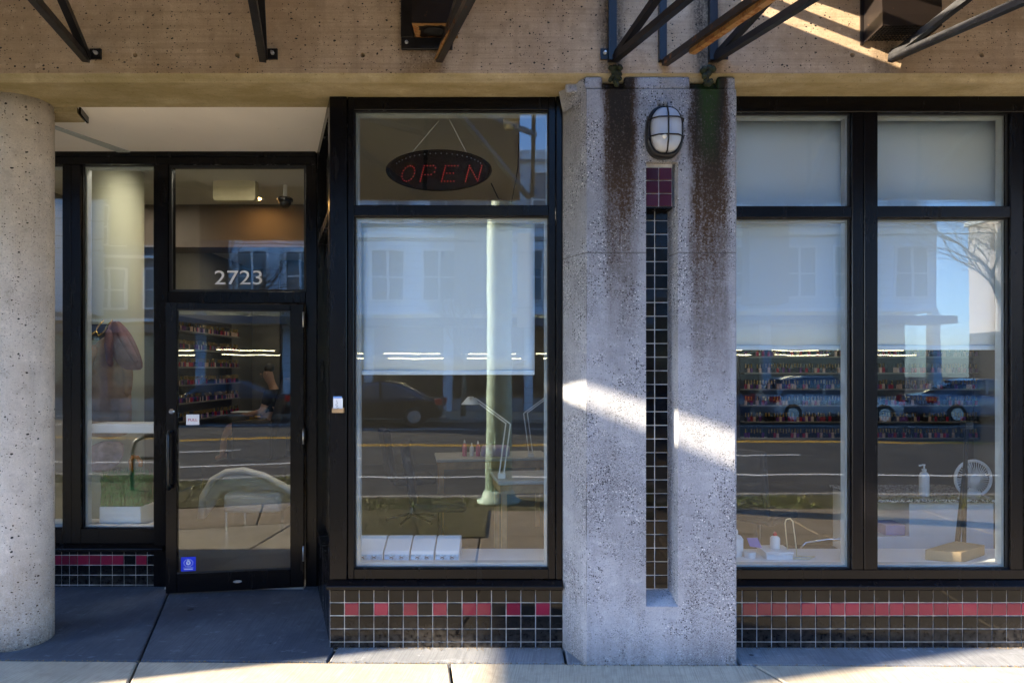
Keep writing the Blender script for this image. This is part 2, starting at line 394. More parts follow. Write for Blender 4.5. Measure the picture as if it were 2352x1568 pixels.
# ------------------------------------------------------------------ the ground
Z0 = -0.03                                     # sidewalk level; the recess floor rises to 0 at the door
gr = MB().box(-150, 150, -150, 60, -0.6, -0.30).build('ground', M['asphalt']); tag(gr, kind='structure')
bed = MB().box(-12, 12, -3.70, 1.6, -0.26, Z0 - 0.045)
sidewalk = bed.build('sidewalk', M['dirt']); tag(sidewalk, kind='structure')
def slab(poly, z, mat, par=sidewalk, zs=None):
    c = [sum(p[0] for p in poly) / len(poly), sum(p[1] for p in poly) / len(poly)]
    mb = MB(); n = len(poly)
    zt = zs or [z] * n
    lo = [(p[0], p[1], Z0 - 0.05) for p in poly]; b = 0.007
    def ins(p, d):
        v = Vector((c[0] - p[0], c[1] - p[1])); L = v.length; v = v / L
        return (p[0] + v.x * d * 1.4, p[1] + v.y * d * 1.4)
    up = [(p[0], p[1], zz - b) for p, zz in zip(poly, zt)]
    tp = [ins(p, b) + (zz,) for p, zz in zip(poly, zt)]
    vs = lo + up + tp; fs = [tuple(range(2 * n, 3 * n))]
    for i in range(n):
        j = (i + 1) % n
        fs += [(i, j, n + j, n + i), (n + i, n + j, 2 * n + j, 2 * n + i)]
    mb.add(vs, fs)
    return mb.build('paving_slab', mat, par)
JX = lambda y: -2.08 - (y + 0.19) * 0.37       # the long joint that runs out from the door
def jy(x): return -0.152 - (x + 2.9) * 0.0135  # the joint along the building line
g = 0.007
def zr(y): return Z0 + max(0.0, min(1.0, (y + 0.15) / 1.2)) * 0.03
def back_slab(xa0, xa1, xb0, xb1, yb, mat):    # front edge on jy, back edge at yb
    poly = [(xa0 + g, jy(xa0) + g), (xb0 - g, jy(xb0) + g), (xb1 - g, yb), (xa1 + g, yb)]
    slab(poly, 0, mat, zs=[zr(p[1]) for p in poly])
back_slab(-6.0, -6.0, JX(-.16), JX(1.06), 1.06, M['pave_old_shade'])
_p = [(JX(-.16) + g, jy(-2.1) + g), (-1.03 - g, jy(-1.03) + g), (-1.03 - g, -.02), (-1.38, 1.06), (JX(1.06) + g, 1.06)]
slab(_p, 0, M['pave_old_shade'], zs=[zr(p[1]) for p in _p])
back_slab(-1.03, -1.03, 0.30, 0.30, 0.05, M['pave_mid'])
back_slab(0.30, 0.30, 1.26, 1.26, 0.05, M['pave_mid'])
back_slab(1.26, 1.26, 6.0, 6.0, 0.05, M['pave_mid'])
xs = [-6.4, -4.2, -2.08, -0.345, 1.33, 3.05, 4.75, 6.5]
skew = [0.0, 0.0, -0.37, -0.16, -0.42, -0.1, 0, 0]
rows = [None, -1.35, -2.52, -3.69]
for r in range(3):
    for i in range(len(xs) - 1):
        def px(k, y): return xs[k] + (skew[k] * (y + 0.19) if r == 0 else 0) + (0.05 if r == 1 else 0)
        yt = rows[r]; yb = rows[r + 1]
        a, b = xs[i], xs[i + 1]
        if r == 0: poly = [(px(i, yb) + g, yb + g), (px(i + 1, yb) - g, yb + g), (px(i + 1, jy(b)) - g, jy(b) - g), (px(i, jy(a)) + g, jy(a) - g)]
        else: poly = [(px(i, 0) + g, yb + g), (px(i + 1, 0) - g, yb + g), (px(i + 1, 0) - g, yt - g), (px(i, 0) + g, yt - g)]
        slab(poly, Z0 - 0.003 * random.random(), M['pave'] if r == 0 else M['pave_brown'])
lawn = MB().box(-11, -.25, -3.69, -2.45, Z0 - .04, Z0 + .012).box(-11, -3.95, -2.449, -1.1, Z0 - .04, Z0 + .012).build('lawn', None); tag(lawn, kind='structure')  # second box is an added unseen soil bed that darkens the sidelight's reflection
# planting strip, kerb, road, far pavement
strip = MB().box(-60, 60, -4.55, -3.70, -0.26, -0.045).build('planting_strip', M['soil']); tag(strip, kind='structure')
for nm, y0, y1 in (('near_kerb', -4.72, -4.55), ('far_kerb', -19.15, -19.0)):
    o = MB().box(-90, 90, y0, y1, -0.28, -0.035).build(nm, M['kerb'], bevel=0.02); tag(o, kind='structure')
road = MB().box(-120, 120, -19.0, -4.72, -0.29, -0.17).build('road', M['asphalt']); tag(road, kind='structure')
for y, mt in ((-11.75, 'yellow_line'), (-11.98, 'yellow_line'), (-7.0, 'white_line'), (-16.3, 'white_line')):
    MB().box(-120, 120, y - 0.06, y + 0.06, -0.172, -0.166).build('road_line', M[mt], road)
k = -60
while k < 60:
    MB().box(k, k + 3, -9.45, -9.33, -0.172, -0.166).build('lane_dash', M['white_line'], road); k += 9
far_walk = MB().box(-90, 90, -23.2, -19.15, -0.28, -0.04).build('far_sidewalk', M['pave']); tag(far_walk, kind='structure')
lawn.data.materials.clear(); lawn.data.materials.append(M['soil'])
rb = MB()
for i in range(34000):
    x = random.uniform(-11, -.27) if i > 16000 else random.uniform(-14, 14); y = random.uniform(-3.7, -2.46) if i > 16000 else random.uniform(-4.52, -3.73)
    if (abs(x - 5.0) < 1.3 and random.random() < 0.8) or (x > -0.5 and x < 1.6 and random.random() < 0.8): continue
    h = random.uniform(0.02, 0.06); a = random.uniform(0, 6.28); wd = 0.008; lx, ly = random.uniform(-.03, .03), random.uniform(-.03, .03)
    rb.add([(x - wd * math.cos(a), y - wd * math.sin(a), -0.05), (x + wd * math.cos(a), y + wd * math.sin(a), -0.05), (x + lx, y + ly, -0.045 + h)], [(0, 1, 2)])
gm = NT('grass_blades'); gp = gm.pos()
M['grass'] = gm.bsdf(gm.mix(gm.smooth(gm.noise(gp, 2.2, 6, .7), .35, .65), (0.05, 0.11, 0.015), (0.27, 0.25, 0.07)), 0.7)
grass = rb.build('grass', M['grass']); tag(grass, 'patchy green grass in the kerbside planting strip', 'grass', kind='stuff')

# ------------------------------------------------------------------ the concrete frame of the shop
YF = -0.215                                    # front plane of beam and pillar
ZS = 3.197                                     # underside of the beam
beam = thing('concrete_beam', 'wide pitted tan concrete beam spanning the whole shopfront above the windows', 'beam', (0, YF, ZS))
holes = [(ax(310, YF), 3.333), (ax(545, YF), 3.333), (ax(833, YF), 3.333), (ax(1958, YF), 3.333), (ax(2255, YF), 3.333), (-3.4, 3.333), (3.6, 3.333)]
holes.sort()
mb = MB(); ZT = 7.0; zc = ZS + 0.036; hw = 0.05; hr = 0.0135
zl, zh = 3.333 - hw, 3.333 + hw
x = -9.0
def quadf(x0, x1, z0, z1): mb.add([(x0, YF, z0), (x1, YF, z0), (x1, YF, z1), (x0, YF, z1)], [(0, 1, 2, 3)])
quadf(-9, 9, zc, zl); quadf(-9, 9, zh, ZT)
for (hx, hz) in holes:
    quadf(x, hx - hw, zl, zh); x = hx + hw
    ring = []; sq = []
    for kk in range(16):
        a = 2 * math.pi * (kk + 0.5) / 16
        ring.append((hx + hr * math.cos(a), YF, hz + hr * math.sin(a)))
        u, v = math.cos(a), math.sin(a); m_ = max(abs(u), abs(v))
        sq.append((hx + hw * u / m_, YF, max(zl, min(zh, hz + hw * v / m_))))
    deep = [(p[0] * 0.5 + hx * 0.5, YF + 0.035, p[2] * 0.5 + hz * 0.5) for p in ring]
    mb.add(sq + ring, [(i, (i + 1) % 16, 16 + (i + 1) % 16, 16 + i) for i in range(16)])
    # square corners
    for sx_, sz_ in ((1, 1), (-1, 1), (-1, -1), (1, -1)): pass
    MB().add(ring + deep, [(i, (i + 1) % 16, 16 + (i + 1) % 16, 16 + i) for i in range(16)] + [tuple(range(16, 32))]).build('form_tie_hole', M['fascia'], beam)
    cs = [(hx + sx_ * hw, YF, zl if sz_ < 0 else zh) for sx_, sz_ in ((1, 1), (-1, 1), (-1, -1), (1, -1))]
    near = [(1, 2), (5, 6), (9, 10), (13, 14)]
    for cpt, (i0, i1) in zip(cs, near): mb.add([sq[i0], cpt, sq[i1]], [(0, 2, 1)])
quadf(x, 9, zl, zh)
mb.add([(-9, YF, zc), (9, YF, zc), (9, YF + 0.036, ZS), (-9, YF + 0.036, ZS)], [(0, 3, 2, 1)], 1)
mb.add([(-9, YF + 0.036, ZS), (9, YF + 0.036, ZS), (9, 0.16, ZS), (-9, 0.16, ZS)], [(0, 3, 2, 1)], 1)
mb.add([(-9, 0.16, ZS), (9, 0.16, ZS), (9, 0.16, ZT), (-9, 0.16, ZT)], [(0, 3, 2, 1)], 0)
mb.add([(-9, YF, ZT), (9, YF, ZT), (9, 0.16, ZT), (-9, 0.16, ZT)], [(0, 1, 2, 3)], 0)
bo = mb.build('beam_body', [M['fascia'], M['soffit']], beam)
hb = MB().prism_z([(-3.6, 0.163), (-2.655, 0.163), (-2.71, 0.32), (-3.6, 0.32)], 3.165, 3.30).build('haunch', M['soffit'], beam)

# round column
RC, CXc, CYc = 0.165, -2.95, 0.105
col = MB()
prof = [(RC, Z0 - 0.02), (RC, 0.0)] + [(RC, 0.1 * i) for i in range(1, 32)] + [(RC, ZS + 0.02)]
col.lathe(prof, (CXc, CYc, 0), 48)
o = col.build('round_column', M['column'], smooth=False)
for p in o.data.polygons: p.use_smooth = len(p.vertices) == 4
tag(o, 'thick round pitted concrete column at the left edge', 'column')

# square pillar with tiled slot
pil = thing('concrete_pillar', 'broad stained aggregate concrete pillar with a dark tiled slot', 'pillar', (0.82, YF, Z0))
PT = 3.146
sxl, sxr_f, sxr_b, ysl = 0.740, 0.918, 0.888, -0.10
szb, szt = 0.292, az(372, YF)
mb = MB()
def wob(v, s=0.004): return v + random.uniform(-s, s)
zz = [Z0 - 0.02] + [0.1 * i for i in range(1, 31)] + [PT]
def strip_pts(z):
    # outline from back-left over the chamfer and front to back-right; slightly worn edges
    return [(0.296, 0.06, z), (0.298, -0.002, z), (wob(0.386, .003), wob(-0.180, .004), z), (wob(0.412, .003), YF, z)]
L = []
random.seed(5)
for z in zz: L.append(strip_pts(z))
for i in range(len(zz) - 1):
    for kx in range(3):
        mb.add([L[i][kx], L[i][kx + 1], L[i + 1][kx + 1], L[i + 1][kx]], [(0, 3, 2, 1)][::1])
def fq(pts): mb.add(pts, [tuple(range(len(pts)))])
PR = 1.243
fq([(0.412, YF, Z0 - .02), (sxl, YF, Z0 - .02), (sxl, YF, PT), (0.412, YF, PT)])
fq([(sxr_f, YF, Z0 - .02), (PR - .012, YF, Z0 - .02), (PR - .012, YF, PT), (sxr_f, YF, PT)])
fq([(sxl, YF, Z0 - .02), (sxr_f, YF, Z0 - .02), (sxr_f, YF, szb), (sxl, YF, szb)])
fq([(sxl, YF, szt), (sxr_f, YF, szt), (sxr_f, YF, PT), (sxl, YF, PT)])
fq([(PR - .012, YF, Z0 - .02), (PR, YF + .012, Z0 - .02), (PR, YF + .012, PT), (PR - .012, YF, PT)])
fq([(PR, YF + .012, Z0 - .02), (PR, 0.06, Z0 - .02), (PR, 0.06, PT), (PR, YF + .012, PT)])
fq([(0.412, YF, PT), (PR - .012, YF, PT), (PR, YF + .012, PT), (PR, 0.06, PT), (0.296, 0.06, PT), (0.298, 0, PT)])
szb_b = 0.352
fq([(sxl, YF, szb), (sxr_f, YF, szb), (sxr_b, ysl, szb_b), (sxl, ysl, szb_b)])               # sloping bottom
fq([(sxr_f, YF, szb), (sxr_f, YF, szt), (sxr_b, ysl, szt), (sxr_b, ysl, szb_b)])             # right reveal
fq([(sxl, YF, szb), (sxl, ysl, szb_b), (sxl, ysl, szt), (sxl, YF, szt)])                     # left reveal
fq([(sxl, YF, szt), (sxl, ysl, szt), (sxr_b, ysl, szt), (sxr_f, YF, szt)])                   # top
po = mb.build('pillar_body', M['pillar'], pil)
bm = bmesh.new(); bm.from_mesh(po.data); bmesh.ops.recalc_face_normals(bm, faces=bm.faces[:])
bm.to_mesh(po.data); bm.free()
# cap block between pillar and beam
cap = MB()
for (a, b) in ((0.40, 0.50), (0.62, 0.985), (1.135, 1.235)):
    cap.box(a, b, YF + 0.004, 0.05, PT + 0.003, ZS + 0.02)
cap.box(0.30, 1.24, YF + 0.05, 0.05, PT + 0.004, ZS + 0.012)
cap.build('cap_block', M['pillar'], pil, bevel=0.012, seg=2)
brk = MB().add([(0.268, -0.06, ZS + .005), (0.395, YF + .002, ZS + .005), (0.41, YF + .002, 3.13), (0.385, -0.18, 3.09), (0.296, -0.05, 3.08), (0.30, 0.03, ZS + .005), (0.30, 0.03, 3.1)], [(0, 4, 3, 2, 1), (0, 5, 6, 4)])
brk.build('broken_corner', M['pillar'], pil)
plug = MB().lathe([(0.026, 0.0), (0.026, -0.012), (0.02, -0.022), (0.008, -0.028)], (ax(1520, YF), YF + .002, az(237, YF)), 16, axis='y').build('conduit_plug', M['pillar'], pil, smooth=True)

# tiles --------------------------------------------------------------
_tm = {}
def tile_mesh(w_, h_, mat):
    key = (round(w_, 4), round(h_, 4), mat.name)
    if key in _tm: return _tm[key]
    a, b, d = w_ / 2, h_ / 2, 0.0025
    vs = [(-a, 0.008, -b), (a, 0.008, -b), (a, 0.008, b), (-a, 0.008, b), (-a, d, -b), (a, d, -b), (a, d, b), (-a, d, b),
          (-a + d, 0, -b + d), (a - d, 0, -b + d), (a - d, 0, b - d), (-a + d, 0, b - d)]
    fs = [(8, 9, 10, 11)] + [(i, (i + 1) % 4, 4 + (i + 1) % 4, 4 + i) for i in range(4)] + [(4 + i, 4 + (i + 1) % 4, 8 + (i + 1) % 4, 8 + i) for i in range(4)]
    me = bpy.data.meshes.new('tile'); me.from_pydata(vs, [], fs); me.materials.append(mat); _tm[key] = me
    return me
def put_tile(root, x0, x1, z0, z1, y, mat, rz=0.0, gap=0.0058, jit=0.010):
    me = tile_mesh(x1 - x0 - gap, z1 - z0 - gap, mat)
    o = bpy.data.objects.new('tile', me); COL.objects.link(o); o.parent = root
    o.location = Vector(((x0 + x1) / 2, y, (z0 + z1) / 2)) - world_loc(root)
    o.rotation_euler = (random.gauss(0, jit), 0, rz + random.gauss(0, jit))
    return o
# slot tiles
MB().box(sxl + .001, sxr_b - .001, ysl - 0.006, ysl - 0.001, szb_b, az(476, ysl)).build('grout_bed', M['grout'], pil)
yt = ysl - 0.012; zrow = 0.0774; z = szb_b + 0.002; ztop = az(478, yt)
while z < ztop - 0.02:
    z1 = min(z + zrow, ztop)
    put_tile(pil, sxl - 0.010, 0.811, z, z1, yt, M['tile_black']); put_tile(pil, 0.811, sxr_b - 0.001, z, z1, yt, M['tile_black']); z += zrow
ry = YF + 0.028                                                                # proud group of wine tiles under the lamp
MB().box(sxl + .002, 0.893, ry + 0.009, ysl - .002, az(474, ry), szt).build('grout_bed', M['grout'], pil)
for r in range(3):
    z1 = az(384 + r * 30.3, ry); z0 = az(384 + (r + 1) * 30.3, ry)
    put_tile(pil, sxl + .002, 0.817, z0, z1, ry, M['tile_wine']); put_tile(pil, 0.817, 0.892, z0, z1, ry, M['tile_wine'])
MB().box(sxl + .002, 0.893, ry + .004, ysl - .002, az(478, ry), az(474.5, ry)).build('tile_lip', M['frame'], pil)

def plinth(name, label, x0, x1, y, red, ztop=0.312, pitch=0.0861, rowh=0.0766, cols=None, zb=0.006):
    r = thing(name, label, 'tiled wall', ((x0 + x1) / 2, y, Z0), group='black and red tiled shopfront plinths')
    MB().box(x0, x1, y + 0.0075, y + 0.10, Z0 - 0.02, ztop).build('grout_bed', M['grout'], r)
    cs = cols
    if cs is None:
        cs = [x0]
        while cs[-1] + pitch < x1 - 0.012: cs.append(cs[-1] + pitch)
        cs.append(x1)
    for i in range(len(cs) - 1):
        for k_ in range(4):
            zt_ = ztop - k_ * rowh; z0_ = max(zt_ - rowh, 0.0)
            put_tile(r, cs[i], cs[i + 1], z0_, zt_, y, M['tile_red'] if (k_ == 1 and red(i)) else M['tile_black'])
        put_tile(r, cs[i], cs[i + 1], Z0 - 0.012, ztop - 4 * rowh, y, M['tile_black'])
    return r
pf = plinth('tiled_plinth', 'black tiled plinth with scattered red tiles under the OPEN sign window', -1.0675, 0.298, 0.0, lambda i: i in (1, 3, 5, 7, 9, 10, 12, 14))
for k_ in range(4):                                                            # first column round the splayed corner
    zt_ = 0.312 - k_ * 0.0766
    dx, dy = -0.352, 0.936
    me = put_tile(pf, -0.04, 0.04, zt_ - 0.0766, zt_, 0, M['tile_black'], jit=0.002)
    me.location = Vector((-1.0675 + dx * 0.046, 0.003 + dy * 0.046, zt_ - 0.0383)) - world_loc(pf); me.rotation_euler = (0, 0, math.atan2(-dy, -dx))
plinth('tiled_plinth', 'long tiled plinth with an unbroken red row right of the pillar', PR, 3.9, 0.0, lambda i: i not in (1,), cols=[PR, 1.262] + [1.262 + 0.0861 * (i + 1) for i in range(30)] + [3.9])
yr = 1.0
rc_cols = [ax(v, yr) for v in (364, 337.5, 311, 284, 257, 230.5, 204, 177.4, 158.5, 140.6)][::-1]
while rc_cols[0] > -4.3: rc_cols.insert(0, rc_cols[0] - 0.0856)
nb = len(rc_cols)
plinth('tiled_plinth', 'low tiled plinth with a red row beside the recessed door', rc_cols[0], rc_cols[-1], yr, lambda i: i not in (nb - 2, nb - 4), ztop=az(1251.6, yr), rowh=0.0735, cols=rc_cols)

# ------------------------------------------------------------------ glazing
def pane(root, x0, x1, z0, z1, y, t=0.012, name='pane'):
    o = MB().box(x0 - .004, x1 + .004, y, y + t, z0 - .004, z1 + .004).build(name, M['glass'], root)
    c = Vector(((x0 + x1) / 2, y, (z0 + z1) / 2)) - world_loc(root)            # each pane sits a hair out of true
    for v in o.data.vertices: v.co -= c
    o.location = c; o.rotation_euler = (random.gauss(0, .0035), 0, random.gauss(0, .0035))
    return o
def fbox(root, name, x0, x1, y0, y1, z0, z1, bev=0.003): return MB().box(x0, x1, y0, y1, z0, z1).build(name, M['frame'], root, bevel=bev)
def bead(root, x0, x1, z0, z1, y, wd=0.012, mat='frame', depth=0.03, name='glazing_bead'):
    m_ = MB()
    m_.box(x0, x1, y, y + depth, z1 - wd, z1).box(x0, x1, y, y + depth, z0, z0 + wd).box(x0, x0 + wd, y, y + depth, z0 + wd, z1 - wd).box(x1 - wd, x1, y, y + depth, z0 + wd, z1 - wd)
    return m_.build(name, M[mat], root)
def sill(root, x0, x1, y, ztop):
    return MB().prism_x([(y - 0.035, ztop - 0.052), (y + 0.06, ztop - 0.052), (y + 0.06, ztop), (y + 0.0, ztop - 0.004), (y - 0.035, ztop - 0.030)], x0, x1).build('sill', M['frame'], root, bevel=0.002)

# front display window -------------------------------------------------
fw = thing('display_window', 'dark framed display window with OPEN sign and white blind, left of the pillar', 'window', (-0.39, 0, 0.31))
fx0, fx1, fzt, fzb = -1.0675, 0.293, 3.196, 0.372
gx0, gx1 = ax(812, 0), ax(1260, 0)
ut, ub, lt, lb = az(251, 0), az(471, 0), az(495, 0), az(1307, 0)
fbox(fw, 'jamb', fx0, ax(796, 0), 0.0, 0.11, fzb, fzt); fbox(fw, 'jamb', ax(798, 0), gx0, 0.006, 0.11, fzb, fzt)
fbox(fw, 'jamb', gx1, ax(1276, 0), 0.006, 0.11, fzb, fzt); fbox(fw, 'jamb', ax(1277.5, 0), fx1, 0.0, 0.11, fzb, fzt)
fbox(fw, 'head', gx0, gx1, 0.008, 0.11, ut, fzt); fbox(fw, 'transom_bar', gx0, gx1, 0.008, 0.11, lt, ub); fbox(fw, 'bottom_rail', gx0, gx1, 0.008, 0.11, fzb, lb)
sill(fw, fx0 - 0.01, fx1 + 0.004, 0.0, fzb)
pane(fw, gx0, gx1, ub, ut, 0.045, name='transom_pane'); pane(fw, gx0, gx1, lb, lt, 0.045)
bead(fw, gx0, gx1, ub, ut, 0.06, 0.012, 'frame_in', 0.05); bead(fw, gx0, gx1, lb, lt, 0.06, 0.022, 'frame_in', 0.05)
bead(fw, gx0, gx1, ub, ut, 0.028, 0.006, 'gasket', 0.014, 'gasket'); bead(fw, gx0, gx1, lb, lt, 0.028, 0.006, 'gasket', 0.014, 'gasket')
# splayed return into the recess
bx, by = -1.443, 1.0
def ret(name, t0, t1, z0, z1, th=0.06, off=0.0, mat='frame'):
    d = Vector((bx - fx0, by)); n_ = Vector((d.y, -d.x)).normalized()          # n_ points into the shop side (right/back)
    a = Vector((fx0, 0.002)) + d * t0; b = Vector((fx0, 0.002)) + d * t1
    n_ = -Vector((-d.y, d.x)).normalized()
    p = [a + n_ * off, b + n_ * off, b + n_ * (off + th), a + n_ * (off + th)]
    return MB().prism_z([(q.x, q.y) for q in p][::-1], z0, z1).build(name, M[mat], fw)
ret('return_jamb', 0.0, 0.10, fzb, fzt); ret('return_jamb', 0.90, 1.0, fzb, fzt)
ret('return_rail', 0.10, 0.90, fzb, lb); ret('return_rail', 0.10, 0.90, lt, ub); ret('return_rail', 0.10, 0.90, ut, fzt)
ret('return_pane', 0.10, 0.90, lb, lt, 0.012, 0.03, 'glass'); ret('return_pane', 0.10, 0.90, ub, ut, 0.012, 0.03, 'glass')
ret('return_base', 0.095, 1.0, Z0, fzb, 0.08, 0.004)

# right pair of windows -------------------------------------------------
rw = thing('shop_window', 'wide dark framed window in two bays with lowered blinds, right of the pillar', 'window', (2.3, 0, 0.31))
rzt = az(226, 0); rut, rub, rlt, rlb = az(257, 0), az(473, 0), az(499, 0), az(1308, 0)
cols_ = [(PR + 0.002, ax(1958, 0)), (ax(2017, 0), ax(2323, 0)), (ax(2383, 0), 3.80)]
fbox(rw, 'head', PR + .002, 3.9, 0.0, 0.11, rut, ZS + .001); fbox(rw, 'bottom_rail', PR + .002, 3.9, 0.004, 0.11, fzb, rlb)
for (a, b) in cols_:
    fbox(rw, 'transom_bar', a, b, 0.008, 0.11, rlt, rub)
    pane(rw, a, b, rub, rut, 0.045, name='transom_pane'); pane(rw, a, b, rlb, rlt, 0.045)
    bead(rw, a, b, rub, rut, 0.06, 0.012, 'frame_in', 0.05); bead(rw, a, b, rlb, rlt, 0.06, 0.014, 'frame_in', 0.05)
    bead(rw, a, b, rub, rut, 0.028, 0.006, 'gasket', 0.014, 'gasket'); bead(rw, a, b, rlb, rlt, 0.028, 0.006, 'gasket', 0.014, 'gasket')
for (a, b) in ((ax(1958, 0), ax(1984, 0)), (ax(1986, 0), ax(2017, 0)), (ax(2323, 0), ax(2351, 0)), (ax(2353, 0), ax(2383, 0)), (3.8, 3.9)):
    fbox(rw, 'mullion', a, b, 0.002, 0.11, rlb + .0, rut)
sill(rw, PR + .001, 3.9, 0.0, fzb)

# recessed entrance screen ---------------------------------------------
ye = 1.0
es = thing('entrance_screen', 'dark recessed entrance screen with sidelight and transom pane around the door', 'shopfront', (-2.5, ye, 0))
X = lambda v: ax(v, ye)
Zv = lambda v: az(v, ye)
ezt = 3.199
panes_ = [(X(-90), X(145), Zv(1213), Zv(378)), (X(187), X(355), Zv(1213), Zv(379))]
fbox(es, 'head', -4.4, bx, ye - .02, ye + .10, Zv(379), ezt)
fbox(es, 'head_trim', -4.4, bx, ye - .035, ye - .021, Zv(362), ezt)
fbox(es, 'mullion', X(145), X(165), ye - .01, ye + .10, Zv(1247), Zv(379)); fbox(es, 'mullion', X(166), X(187), ye - .013, ye + .10, Zv(1247), Zv(379))
fbox(es, 'mullion', X(355), X(388), ye - .016, ye + .10, 0.0, Zv(379))
fbox(es, 'bottom_rail', -4.4, X(145), ye - .008, ye + .10, Zv(1247), Zv(1213)); fbox(es, 'bottom_rail', X(187), X(355), ye - .008, ye + .10, Zv(1247), Zv(1213))
fbox(es, 'jamb', -4.4, -4.3, ye - .01, ye + .1, 0.3, Zv(379))
fbox(es, 'jamb', X(703), bx + .004, ye - .012, ye + .10, 0.0, Zv(379))
fbox(es, 'transom_bar', X(388), X(703), ye - .014, ye + .10, Zv(696), Zv(670))
sill(es, -4.4, X(380), ye - .01, Zv(1247))
for (a, b, z0, z1) in panes_:
    a = max(a, -4.3)
    pane(es, a, b, z0, z1, ye + .03, name='sidelight_pane'); bead(es, a, b, z0, z1, ye + .046, 0.014, 'frame_in', 0.05); bead(es, a, b, z0, z1, ye + .016, 0.005, 'gasket', 0.012, 'gasket')
pane(es, X(388), X(703), Zv(670), Zv(379), ye + .03, name='transom_pane'); bead(es, X(388), X(703), Zv(670), Zv(379), ye + .005, 0.018, 'gasket', 0.02, 'gasket')
text_mesh('street_number', '2723', 0.148, M['vinyl'], es, (X(545), ye + .027, Zv(638)), width=0.352)

# the door, ajar ---------------------------------------------------------
door = thing('glass_door', 'black framed glass door standing ajar below the number 2723', 'door', (X(703) - .006, ye - .012, 0.0), rz=math.radians(8.5))
DW, DH, ds = 0.945, Zv(697) - .012, 0.0       # width runs to -x in local space
def dbox(name, x0, x1, z0, z1, y0=-0.045, y1=0.0, mat='frame', bev=0.003, par=door): return MB().box(x0, x1, y0, y1, z0, z1).build(name, M[mat], par, bevel=bev, local=True)
dbox('stile', -DW, -DW + 0.075, 0.012, DH); dbox('stile', -0.095, 0, 0.012, DH)
dbox('top_rail', -DW + .075, -.095, DH - .045, DH); dbox('bottom_rail', -DW + .075, -.095, 0.012, 0.145)
dp = MB().box(-DW + .075, -.095, -.03, -.018, .145, DH - .045).build('pane', M['glass'], door, local=True)
m_ = MB()
for (a, b, c, d) in ((-DW + .075, -.095, .145, .157), (-DW + .075, -.095, DH - .055, DH - .045)): m_.box(a, b, -.042, -.031, c, d)
m_.build('gasket', M['gasket'], door, local=True)
hz0, hz1, hxh = az(1120, .8), az(990, .8), -DW + 0.037
hd = MB().tube([(hxh, -.045, hz0 + .01), (hxh, -.085, hz0), (hxh, -.10, hz0 + .03), (hxh, -.10, hz1 - .03), (hxh, -.085, hz1), (hxh, -.045, hz1 - .01)], 0.013, 10).build('handle', M['black_plastic'], door, smooth=True, local=True)
lk = MB().lathe([(0.02, -.045), (0.02, -.052), (0.013, -.058)], (hxh + .005, 0, az(945, .8)), 20, axis='y').build('lock', M['chrome'], door, smooth=False, local=True)
for hz in (az(735, 1), az(1000, 1), az(1265, 1)):
    MB().lathe([(0.007, -.055), (0.007, .055)], (-.002, -.052, hz), 10).build('hinge', M['bolt'], door, smooth=True, local=True)
sq = -DW + .075 + .058
pl = MB().box(sq, sq + .088, -.0315, -.0303, az(976, .82), az(952, .82)).build('pull_sign', M['vinyl'], door, local=True)
def dtext(name, body, size, mat, x, z, y, width, par):
    t = text_mesh(name, body, size, mat, par, (0, 0, 0), width=width); t.location = (x, y, z); return t
dtext('lettering', 'PULL', 0.026, M['red_print'], sq + .044, (az(976, .82) + az(952, .82)) / 2 - .002, -.0322, 0.062, pl)
bs = MB().box(-DW + .098, -DW + .098 + .100, -.0315, -.0303, .160, .262).build('blue_sticker', M['blue_print'], door, local=True)
em = MB(); cxs, czs = -DW + .148, .219
em.lathe([(0.0155, -.0316), (0.0155, -.0324)], (cxs, 0, czs), 20, axis='y')
for kk in range(17):
    a = 2 * math.pi * kk / 17; em.lathe([(0.003, -.0316), (0.003, -.0322)], (cxs + .030 * math.cos(a), 0, czs + .025 * math.sin(a)), 6, axis='y')
em.box(cxs - .008, cxs + .008, -.0322, -.0316, czs + .0175, czs + .021)
em.box(cxs - .030, cxs + .030, -.0322, -.0316, .171, .178); em.box(cxs - .034, cxs + .034, -.0322, -.0316, .184, .186)
em.build('emblem', M['vinyl'], bs, local=True)
MB().prism_y([(cxs - .008, czs + .006), (cxs, czs - .008), (cxs + .008, czs + .006)], -.033, -.0325).build('emblem_mark', M['blue_print'], bs, local=True)
lg = MB().lathe([(0.030, -.045), (0.030, -.048)], (-.46, 0, .075), 24, axis='y', sy=.32).build('maker_badge', M['bolt'], door, local=True)
MB().box(X(388), X(703), ye - .06, ye + .12, -.004, .010).build('threshold', M['bolt'], es)

# recess ceiling
rcel = thing('recess_ceiling', 'white painted ceiling panel over the door recess', 'ceiling', (-2.5, .5, 3.2))
MB().prism_z([(-4.5, .162), (-1.13, .162), (bx + .02, .98), (-4.5, .98)], 3.1985, 3.26).build('panel', M['white_paint'], rcel)
for (yy, vs_) in ((.22, (200, 330, 480, 610, 705)), (.52, (150, 265, 395, 520, 640, 705)), (.9, (185, 295, 420, 545, 660, 712))):
    for v in vs_:
        MB().lathe([(0.006, 0.0), (0.004, -.0035)], (ax(v, yy), yy, 3.1985), 8).build('screw', M['white_paint'], rcel)
MB().prism_z([(-3.05, .45), (-3.0, .45), (-2.80, .97), (-2.89, .97)], 3.190, 3.198).build('joint_strip', M['frame_in'], rcel)
MB().prism_z([(-2.645, .165), (-2.632, .165), (-2.688, .325), (-2.70, .325)], 3.16, 3.198).build('edge_trim', M['frame'], rcel)
MB().prism_z([(-1.13, .165), (-1.105, .165), (bx + .05, .98), (bx + .02, .98)], 3.165, 3.1975).build('edge_trim', M['frame'], rcel)

